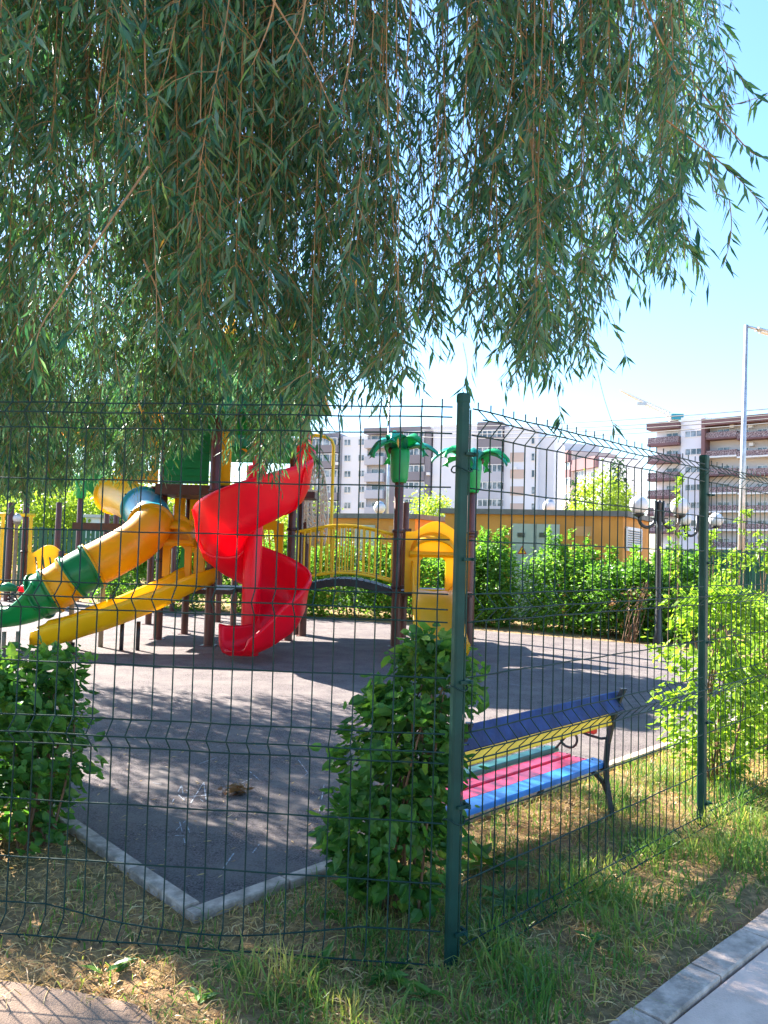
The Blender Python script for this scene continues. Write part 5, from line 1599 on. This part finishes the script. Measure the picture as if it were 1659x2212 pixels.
o = obj('yellowed_leaf', np_mesh('yellowed_leaf', v, f, M_['willow_yellow']), willow); o.location = iw @ Vector((0, 0, 0)); tag(o, kind='stuff')

# ------------------------------------------------------------------ shrubs
def shrub(name, label, cat, base, pts_fn, nleaf, Lr, ratio, mat, group=None, single=0, nstem=9, kind='ov', seed=0, stem_r=0.008, upright=0.4, twiggy=True, stem_h=0.8):
    """pts_fn(rng, n) -> leaf places and the middle of the plant at that height, in metres"""
    r = np.random.default_rng(seed)
    t = thing(name, label, cat, base, 0, group)
    pos, ctr = pts_fn(r, nleaf)
    out = unit(pos - ctr + r.normal(size=pos.shape) * 0.05)
    dr = out * 0.8 + r.normal(size=pos.shape) * 0.5 + np.array([0, 0, -0.3])
    nr = out * 0.6 + np.array([0, 0, upright + 0.4]) + r.normal(size=pos.shape) * 0.35
    Ls = r.uniform(Lr[0], Lr[1], nleaf) * r.choice([1.12, 1, 0.8, 0.6, 0.42], nleaf); Ws = Ls * r.uniform(ratio * 0.85, ratio * 1.1, nleaf)
    iv = np.array(t.location)
    order = np.argsort(np.hypot(pos[:, 0], pos[:, 1]) - 0.0 * pos[:, 2])
    one = order[:single]; many = order[single:]
    lf = leaves_np(pos[many] - iv, dr[many], nr[many], Ls[many], Ws[many], kind)
    o = obj('foliage', np_mesh('foliage', *lf, M_[mat]), t); tag(o, kind='stuff')
    if single:
        # a few leaf shapes shared by the leaves in front
        shapes = []
        for k in range(6):
            v, f = leaves_np(np.zeros((1, 3)), np.array([[1., 0, 0]]), np.array([[0, 0, 1.]]), [1.0], [ratio * (0.9 + 0.05 * k)], kind, 0.12 + 0.05 * k, 0.08 + 0.05 * k)
            shapes.append(np_mesh('leaf', v, f, M_[mat]))
        for i in one:
            d = Vector(dr[i]).normalized(); n_ = Vector(nr[i]); s_ = n_.cross(d).normalized(); n_ = d.cross(s_)
            mt = Matrix((d, s_, n_)).transposed().to_4x4()
            ob = bpy.data.objects.new('leaf', shapes[i % 6]); link(ob, t)
            ob.matrix_basis = Matrix.Translation(Vector(pos[i] - iv)) @ mt @ Matrix.Scale(Ls[i], 4)
    # stems
    zmax = pos[:, 2].max()
    for k in range(nstem):
        j = r.integers(nleaf); c = ctr[j]
        e = pos[np.argmax(pos[:, 2] * 0.6 + r.uniform(0, zmax, nleaf))]
        b_ = Vector(base) + Vector((r.normal() * 0.08, r.normal() * 0.06, 0))
        e = Vector(e); m1 = b_.lerp(e, 0.45) + Vector((r.normal() * 0.05, r.normal() * 0.05, 0.05))
        P = catmull([b_, m1, b_.lerp(e, stem_h)], 5)
        mb = MB(); mb.tube(P, list(np.linspace(stem_r, stem_r * 0.4, len(P))), 6); mb.build('stem', M_['stem'], t)
    return t

def blob(spec, shell=0.62):
    """leaf places in a stack of ellipses: spec rows (z, cx, cy, rx, ry)"""
    S = np.array(spec, float)
    def fn(r, n):
        # tufts, so that the outline is uneven
        nt = max(8, n // 20)
        zc = S[0, 0] + (S[-1, 0] - S[0, 0]) * r.uniform(0, 1, nt)
        an = r.uniform(0, 6.28, nt); q = np.sqrt(r.uniform(shell ** 2 * 0.3, 1.12, nt))
        cx, cy, rx, ry = (np.interp(zc, S[:, 0], S[:, i]) for i in (1, 2, 3, 4))
        T_ = np.stack([cx + rx * q * np.cos(an), cy + ry * q * np.sin(an), zc], 1)
        k = r.integers(0, nt, n)
        sz = np.mean([S[:, 3].mean(), S[:, 4].mean()])
        p = T_[k] + r.normal(size=(n, 3)) * sz * np.array([0.17, 0.17, 0.17])
        p[:, 2] = np.clip(p[:, 2], 0.03, None)
        c = np.stack([np.interp(p[:, 2], S[:, 0], S[:, 1]), np.interp(p[:, 2], S[:, 0], S[:, 2]), p[:, 2] - 0.25 * sz], 1)
        return p, c
    return fn

b_ = gp(850, 1965)
shrub('leafy_shrub', 'dark green broad leaved shrub behind the fence just left of the corner post', 'shrub', b_,
      blob([(0.06, 0.06, 3.42, 0.2, 0.18), (0.3, 0.07, 3.4, 0.27, 0.22), (0.6, 0.1, 3.4, 0.25, 0.22), (0.85, 0.14, 3.42, 0.2, 0.2), (0.95, 0.24, 3.42, 0.22, 0.18), (1.05, 0.24, 3.42, 0.17, 0.16), (1.17, 0.22, 3.42, 0.08, 0.08)]),
      3800, (0.05, 0.08), 0.78, 'shrub', None, 290, 12, 'ov', 3)
b_ = gp(70, 1835)
shrub('leafy_shrub', 'dark green broad leaved shrub behind the fence at the left edge below the yellow slide', 'shrub', b_,
      blob([(0.06, -2.0, 4.0, 0.45, 0.3), (0.3, -2.04, 4.0, 0.5, 0.36), (0.6, -2.04, 4.0, 0.5, 0.38), (0.7, -2.02, 4.0, 0.5, 0.34), (0.8, -1.95, 4.0, 0.36, 0.24), (0.9, -1.75, 4.0, 0.16, 0.14)]),
      4200, (0.055, 0.088), 0.8, 'shrub', None, 290, 12, 'ov', 4)
for k, (x, y, h, r_, lab) in enumerate(((2.32, 5.35, 1.33, 0.40, 'bright yellow green sunlit shrub beside the second fence post'), (3.15, 6.05, 1.2, 0.45, 'yellow green shrub behind the fence at the right edge'), (4.1, 6.9, 1.2, 0.5, 'yellow green shrub farther along the fence beyond the edge shrub'))):
    shrub('sunlit_shrub', lab, 'shrub', Vector((x, y, 0)), blob([(0.1, x, y, r_ * 0.4, r_ * 0.4), (0.4, x, y, r_ * 0.85, r_ * 0.8), (0.8, x, y, r_, r_ * 0.9), (1.1, x, y, r_ * 0.8, r_ * 0.7), (h, x, y, r_ * 0.25, r_ * 0.25)]),
          3600, (0.045, 0.075), 0.62, 'shrub_lit', 'sunlit shrubs along the fence', 120 if k == 0 else 0, 9, 'ov', 30 + k)
# tall thin shoots in front of the right-hand block
for k, (x, y0, y1, d_, lab) in enumerate(((1468, 1030, 1250, 12.0, 'thin leafy shoot left of the second fence post against the white building'), (1537, 1150, 1270, 11.0, 'thin leafy shoot right of the second post below the farther globe lamp'), (1607, 1100, 1270, 11.5, 'thin leafy shoot beside the foot of the street lamp'), (1652, 1150, 1300, 8.5, 'thin leafy shoot at the right edge in front of the green slats'), (1570, 1190, 1280, 9.0, 'short leafy shoot in front of the green slats'))):
    p = px(x, y0, d_); b0 = Vector((p.x - 0.05, p.y, 0))
    ztop = p.z
    shrub('young_sapling', lab, 'sapling', b0, blob([(0.8, b0.x, b0.y, 0.16, 0.14), (ztop * 0.6, b0.x, b0.y, 0.17, 0.14), (ztop, p.x, p.y, 0.07, 0.07)]), 420, (0.06, 0.09), 0.55, 'shrub_lit', None, 0, 3, 'ov', 50 + k, 0.008, 0.4, True, 1.0)

# hedge bushes along the back of the playground
HB = [(-5.6, 18.6, 1.6, 1.2, 'bright hedge bush behind the straight yellow slide'), (-3.9, 18.4, 1.65, 1.2, 'bright hedge bush behind the tower posts'), (-2.3, 17.9, 1.6, 1.1, 'hedge bush behind the yellow lattice panel'),
      (-0.75, 17.6, 1.65, 1.1, 'hedge bush behind the left half of the arched bridge'), (0.75, 17.3, 1.6, 1.0, 'hedge bush behind the right half of the arched bridge'), (1.9, 16.8, 1.55, 0.9, 'hedge bush seen through the window of the yellow gate panel'),
      (2.25, 16.4, 1.8, 0.55, 'hedge bush just right of the corner post in front of the orange hut'), (3.68, 15.7, 1.72, 0.72, 'hedge bush under the pale door of the orange hut with a tall tip'), (4.5, 15.0, 1.45, 0.7, 'low hedge bush in front of the bare orange wall'),
      (5.1, 14.5, 1.5, 0.55, 'hedge bush beside the park lamp pole'), (5.75, 14.8, 1.6, 0.55, 'dark hedge bush behind the park lamp below the globes')]
rh = np.random.default_rng(8)
for k, (x, y, h, r_, lab) in enumerate(HB):
    base_fn = blob([(0.1, x, y, r_ * 0.95, 0.6), (0.5, x, y, r_ * 1.05, 0.65), (0.9, x, y, r_ * 1.0, 0.6), (h * 0.75, x, y, r_ * 0.9, 0.5), (h * 0.9, x, y, r_ * 0.75, 0.4)], 0.75)
    tips = [(x + rh.uniform(-0.8, 0.8) * r_, y + rh.uniform(-0.2, 0.2), h * rh.uniform(0.92, 1.2)) for _ in range(7)]
    if k == 7: tips += [(x - 0.3, y, 2.12), (x + 0.12, y, 2.08), (x - 0.1, y, 1.95)]
    if k == 6: tips += [(x - 0.2, y, 2.0), (x + 0.15, y, 1.9)]
    def fn(r, n, base_fn=base_fn, tips=tips):
        p, c = base_fn(r, n)
        m = r.uniform(size=n) < 0.2                           # shoots that stand out of the top
        j = r.integers(0, len(tips), n); q = np.array(tips)[j]
        u_ = r.uniform(0.45, 1.0, n)
        sh = np.stack([q[:, 0] + r.normal(size=n) * 0.11 * (1.15 - u_), q[:, 1] + r.normal(size=n) * 0.11 * (1.15 - u_), q[:, 2] * u_], 1)
        p = np.where(m[:, None], sh, p); c = np.where(m[:, None], np.stack([q[:, 0], q[:, 1], sh[:, 2] - 0.1], 1), c)
        return p, c
    shrub('hedge_bush', lab, 'bush', Vector((x, y, 0)), fn, 7500, (0.07, 0.13), 0.62, 'hedge', 'hedge bushes behind the playground', 0, 8, 'lan', 70 + k, 0.012)
x, y = 4.5, 13.95
shrub('dry_bush', 'dry brownish bush in front of the hedge left of the park lamp', 'bush', Vector((x, y, 0)), blob([(0.2, x, y, 0.2, 0.2), (0.8, x, y, 0.4, 0.3), (1.2, x, y, 0.35, 0.25)]), 200, (0.05, 0.08), 0.5, 'deadleaf', None, 0, 14, 'lan', 90, 0.009, 0.4, True, 1.0)

# ------------------------------------------------------------------ trees behind
def tree(label, x, y, z0, h, r_, mat, n, L, seed, group='trees beyond the playground', conifer=False):
    r = np.random.default_rng(seed)
    t = thing('conifer_tree' if conifer else 'broadleaf_tree', label, 'tree', Vector((x, y, 0)), 0, group)
    mb = MB(); mb.tube([Vector((x, y, 0)), Vector((x + 0.05, y, h * 0.4)), Vector((x, y, h * 0.85))], [0.05 * r_ + 0.06, 0.04 * r_ + 0.04, 0.02], 9); mb.build('trunk', M_['bark'], t)
    for k in range(6):
        an = r.uniform(0, 6.28); zz = r.uniform(max(0.4, z0), h * 0.7)
        mb = MB(); mb.tube([Vector((x, y, zz)), Vector((x + r_ * 0.7 * math.cos(an), y + r_ * 0.7 * math.sin(an), zz + h * 0.15))], [0.03, 0.01], 6); mb.build('limb', M_['bark'], t)
    nt = max(30, n // 40)
    if conifer:
        zc = z0 + (h - z0) * (1 - np.sqrt(r.uniform(0, 1, nt))); rad = r_ * (1 - (zc - z0) / (h - z0)) * np.sqrt(r.uniform(0.2, 1, nt)) + 0.05
        an = r.uniform(0, 6.28, nt); c = np.stack([x + rad * np.cos(an), y + rad * np.sin(an), zc], 1); sg = r_ * 0.12
    else:
        u_ = unit(r.normal(size=(nt, 3))); q = r.uniform(0.25, 1.05, (nt, 1)) ** 0.6
        c = np.array([x, y, (z0 + h) / 2]) + u_ * q * np.array([r_, r_, (h - z0) / 2]); sg = r_ * 0.16
    k = r.integers(0, nt, n)
    pos = c[k] + r.normal(size=(n, 3)) * sg
    pos[:, 2] = np.maximum(pos[:, 2], 0.1)
    dr = r.normal(size=(n, 3)) + np.array([0, 0, -0.5]); nr = r.normal(size=(n, 3)) + np.array([0, 0, 0.8])
    Ls = r.uniform(0.7, 1.2, n) * L
    v, f = leaves_np(pos - np.array(t.location), dr, nr, Ls, Ls * 0.6, 'quad')
    tag(obj('crown', np_mesh('crown', v, f, M_[mat]), t), kind='stuff')
    return t
tree('yellow green round tree right of the long orange hut roof', px(1300, 1100, 30).x, 30, 1.6, px(1300, 1028, 30).z, 1.25, 'tree_light', 7000, 0.14, 1)
tree('blue green conifer rising behind the yellow green round tree', px(1335, 1100, 36).x, 36, 0.6, px(1335, 988, 36).z, 1.3, 'tree_dark', 6000, 0.16, 2, conifer=True)
tree('dark conifer left of the yellow green round tree', px(1240, 1100, 38).x, 38, 0.5, px(1240, 1035, 38).z, 0.9, 'tree_dark', 5000, 0.16, 3, conifer=True)
tree('small yellow green tree showing above the left orange hut right of the palm post', px(925, 1100, 25.5).x, 25.5, 1.4, px(905, 1068, 25.5).z, 0.95, 'tree_light', 3000, 0.11, 4)
tree('pale yellow green tree behind the net and the left orange hut', px(655, 1100, 27).x, 27, 0.8, px(650, 1045, 27).z, 1.2, 'tree_light', 4000, 0.13, 5)
lt = [(-30, 1020, 27, 1.9, 'tree_light', 'yellow green tree at the far left edge behind the climbing frame'), (115, 1035, 26, 1.8, 'tree_light', 'yellow green tree behind the left palm post'), (225, 1030, 28, 1.8, 'tree_light', 'yellow green tree behind the brown posts of the left tower'), (330, 1060, 27, 1.5, 'tree_light', 'yellow green tree behind the blue tube section'),
      (60, 985, 36, 2.6, 'tree_dark', 'dark tree standing behind the left yellow green trees'), (190, 960, 38, 2.8, 'tree_dark', 'tall dark tree behind the left tower'), (420, 1030, 32, 2.2, 'tree_light', 'pale tree seen between the tower posts'), (540, 1050, 30, 1.8, 'tree_light', 'pale tree hidden behind the red spiral slide'), (-150, 960, 34, 2.8, 'tree_dark', 'dark tree beyond the left edge of the slat fence')]
for k, (x, y, d_, r_, mt, lab) in enumerate(lt):
    tree(lab, px(x, 1100, d_).x, d_, 0.5, px(x, y, d_).z, r_, mt, 6500, 0.16, 10 + k)
# something pale and built behind the left trees
wh = thing('white_cabin', 'white cabin behind the slat fence at the left', 'cabin', px(200, 1190, 25) * 1.0)
p = px(183, 1190, 25); q = px(212, 1190, 25); zt_ = px(195, 1118, 25).z
mb = MB(); mb.box2((p.x, 25, 0), (q.x, 27, zt_)); mb.build('wall', M_['white_paint'], wh)
mb = MB(); mb.box2((p.x - 0.1, 24.9, zt_ + 0.002), (q.x + 0.1, 27.1, zt_ + 0.1)); mb.build('roof', M_['galv'], wh)

# ------------------------------------------------------------------ grass, straw, weeds, fallen leaves
def scatter(n, box, dens, r):
    """n tries in a box, kept where dens(x, y) allows"""
    x = r.uniform(box[0], box[1], n); y = r.uniform(box[2], box[3], n)
    k = r.uniform(0, 1, n) < dens(x, y)
    return x[k], y[k]
rg = np.random.default_rng(77)
def soil_mask(x, y):
    return (~in_rub(x, y, -0.085)) & (pperp(x, y) > 0.0) & (~in_poly(x, y, PATH)) & (y > 1.6)
def dens_grass(x, y):
    p, s_ = perp(x, y), along(x, y)
    nz = fbm(x * 2.6, y * 2.6, 9); n2 = fbm(x * 6.0, y * 6.0, 15)
    right = s_ > -0.35
    d = np.where(right, 0.12 + 2.3 * np.clip(0.6 * nz + 0.4 * n2 - 0.38, 0, 1), 2.6 * np.clip(0.6 * nz + 0.4 * n2 - 0.485, 0, 1))
    front = (~right) & (x > -0.9) & (y < 2.8)                 # the tuft before the corner post
    d = np.where(front, 0.05 + 2.0 * np.clip(0.6 * nz + 0.4 * n2 - 0.4, 0, 1) * np.clip((x + 0.95) / 0.5, 0, 1), d)
    edge_ = np.clip(pperp(x, y) / 0.14, 0, 1)
    near_kerb = np.clip((1.0 - p) / 0.5, 0.25, 1)
    return d * soil_mask(x, y) * edge_ * near_kerb
def blades(x, y, h, w, r, lean=0.5):
    n = len(x)
    z = hgt(x, y) - 0.004
    an = r.uniform(0, 6.28, n); le = np.abs(r.normal(size=n)) * lean * h; fx, fy = np.cos(an) * le, np.sin(an) * le
    fa = r.uniform(0, 6.28, n); sx, sy = np.cos(fa) * w, np.sin(fa) * w
    b_ = np.stack([x, y, z], 1)
    s_ = np.stack([sx, sy, np.zeros(n)], 1)
    m_ = b_ + np.stack([fx * 0.35, fy * 0.35, h * 0.6], 1)
    t_ = b_ + np.stack([fx * 1.1, fy * 1.1, np.maximum(h * 0.98 - le * 0.35, 0.004)], 1)
    v = np.stack([b_ - s_ * .5, b_ + s_ * .5, m_ - s_ * .42, m_ + s_ * .42, t_], 1).reshape(-1, 3)
    f = (np.array([[0, 1, 3], [0, 3, 2], [2, 3, 4]])[None] + (np.arange(n) * 5)[:, None, None]).reshape(-1, 3)
    return v, f
x, y = scatter(330000, (-3.4, 7.0, 1.7, 8.4), dens_grass, rg)
p, s_ = perp(x, y), along(x, y)
tall = 0.03 + 0.30 * np.clip(fbm(x * 3.3, y * 3.3, 21) - 0.22, 0, 1) * np.where(s_ > -0.7, 1.0, 0.5) * np.where(p < 0, np.clip((p + 0.66) / 0.2, 0.35, 1.1), 0.9) + 0.06 * np.exp(-(p / 0.1) ** 2) * (s_ > -0.3)
h = tall * rg.uniform(0.35, 1.05, len(x))
v, f = blades(x, y, h, rg.uniform(0.0025, 0.008, len(x)), rg, 0.95)
print('grass', len(x))
tag(obj('grass', np_mesh('grass', v, f, M_['grass'])), 'long green grass growing along both sides of the fence', 'grass', kind='stuff')

def dens_straw(x, y):
    s_ = along(x, y); nz = fbm(x * 2.3, y * 2.3, 41)
    d = np.where(s_ < -0.2, 0.3 + 1.1 * np.clip(nz - 0.3, 0, 1), 0.16 + 1.5 * np.clip(nz - 0.42, 0, 1) + 0.12 * (perp(x, y) > 0.45))
    on_path = in_poly(x, y, PATH) & (fbm(x * 7, y * 7, 4) > 0.5) & (y > 2.0)
    return np.clip(d, 0, 1) * soil_mask(x, y) + 0.14 * on_path
x, y = scatter(150000, (-3.4, 6.0, 1.7, 7.0), dens_straw, rg)
n = len(x); an = rg.uniform(0, 6.28, n); ln = rg.uniform(0.02, 0.11, n); bend = rg.normal(size=n) * 0.6
wv = rg.uniform(0.0008, 0.0026, n); z0 = hgt(x, y) + np.where(in_poly(x, y, PATH), 0.018, 0.002)
P = []
for k in range(4):
    t_ = k / 3
    a = an + bend * t_
    cxx = x + np.cos(an + bend * t_ * 0.5) * ln * t_; cyy = y + np.sin(an + bend * t_ * 0.5) * ln * t_
    zz = z0 + np.abs(np.sin(t_ * math.pi)) * rg.uniform(0, 0.022, n) + rg.uniform(0, 0.012, n)
    wx, wy = -np.sin(a) * wv * (1 - 0.5 * t_), np.cos(a) * wv * (1 - 0.5 * t_)
    P += [np.stack([cxx - wx, cyy - wy, zz], 1), np.stack([cxx + wx, cyy + wy, zz + rg.uniform(0, 0.003, n)], 1)]
v = np.stack(P, 1).reshape(-1, 3)
f = (np.array([[0, 1, 3, 2], [2, 3, 5, 4], [4, 5, 7, 6]])[None] + (np.arange(n) * 8)[:, None, None]).reshape(-1, 4)
tag(obj('dry_straw', np_mesh('dry_straw', v, f, M_['straw'])), 'dry cut grass and straw lying on the bare soil', 'straw', kind='stuff')

# broad-leaved weeds
wp, wd, wl = [], [], []
for x0_, y0_, nl, L in [(tuple(gp(245, 2095))[:2] + (5, 0.1)), (tuple(gp(600, 2172))[:2] + (8, 0.09)), (tuple(gp(490, 2120))[:2] + (6, 0.08)), (tuple(gp(430, 2185))[:2] + (7, 0.07)), (tuple(gp(920, 2170))[:2] + (9, 0.12)), (tuple(gp(840, 2120))[:2] + (9, 0.11)), (tuple(gp(1060, 1880))[:2] + (12, 0.2)), (tuple(gp(1090, 1960))[:2] + (9, 0.16)), (tuple(gp(700, 2100))[:2] + (8, 0.12)), (tuple(gp(740, 1985))[:2] + (7, 0.1)), (tuple(gp(1280, 2050))[:2] + (8, 0.09))]:
    for k in range(nl):
        a = rg.uniform(0, 6.28)
        wp.append((x0_ + rg.normal() * 0.02, y0_ + rg.normal() * 0.02, 0.01 + float(hgt(x0_, y0_)))); wd.append((math.cos(a), math.sin(a), rg.uniform(0.25, 1.1))); wl.append(L * rg.uniform(0.6, 1.1))
n = len(wp); wl = np.array(wl)
v, f = leaves_np(np.array(wp), np.array(wd), np.tile([0, 0, 1.0], (n, 1)) + rg.normal(size=(n, 3)) * 0.2, wl, wl * 0.36, 'ov', 0.15, 0.4)
tag(obj('weeds', np_mesh('weeds', v, f, M_['shrub'])), 'broad leaved weeds growing among the grass by the fence', 'weeds', kind='stuff')

# fallen leaves and bits on the rubber and soil
n = 900
x = rg.uniform(-2.6, 1.2, n * 3); y = rg.uniform(2.1, 8.0, n * 3)
k = rg.uniform(0, 1, n * 3) < np.clip(1.3 - (y - 2.1) / 4, 0.08, 1) * 0.6
x, y = x[k], y[k]; n = len(x)
zz = np.where(in_rub(x, y, 0.0), zt + 0.002, hgt(x, y) + 0.012)
a = rg.uniform(0, 6.28, n); L = rg.uniform(0.012, 0.05, n)
v, f = leaves_np(np.stack([x, y, zz], 1), np.stack([np.cos(a), np.sin(a), rg.uniform(0, 0.15, n)], 1), np.tile([0, 0, 1.0], (n, 1)) + rg.normal(size=(n, 3)) * 0.15, L, L * 0.22, 'lan', -0.2, 0.05)
tag(obj('fallen_leaves', np_mesh('fallen_leaves', v, f, M_['straw'])), 'small dry leaves and bits fallen on rubber and soil', 'fallen leaves', kind='stuff')
c = gp(515, 1714, zt)
n = 42; a = rg.uniform(0, 6.28, n)
pos = np.stack([c.x + rg.normal(size=n) * 0.032, c.y + rg.normal(size=n) * 0.026, zt + 0.006 + rg.uniform(0, 0.035, n)], 1)
v, f = leaves_np(pos, np.stack([np.cos(a), np.sin(a), rg.uniform(-0.05, 0.5, n)], 1), rg.normal(size=(n, 3)) * 0.5 + np.array([0, 0, 1]), rg.uniform(0.04, 0.09, n), rg.uniform(0.018, 0.035, n), 'ov', 0.3, 0.2)
tag(obj('dead_leaf_clump', np_mesh('dead_leaf_clump', v, f, M_['deadleaf'])), 'small clump of brown dead leaves lying on the rubber surface', 'leaf clump')
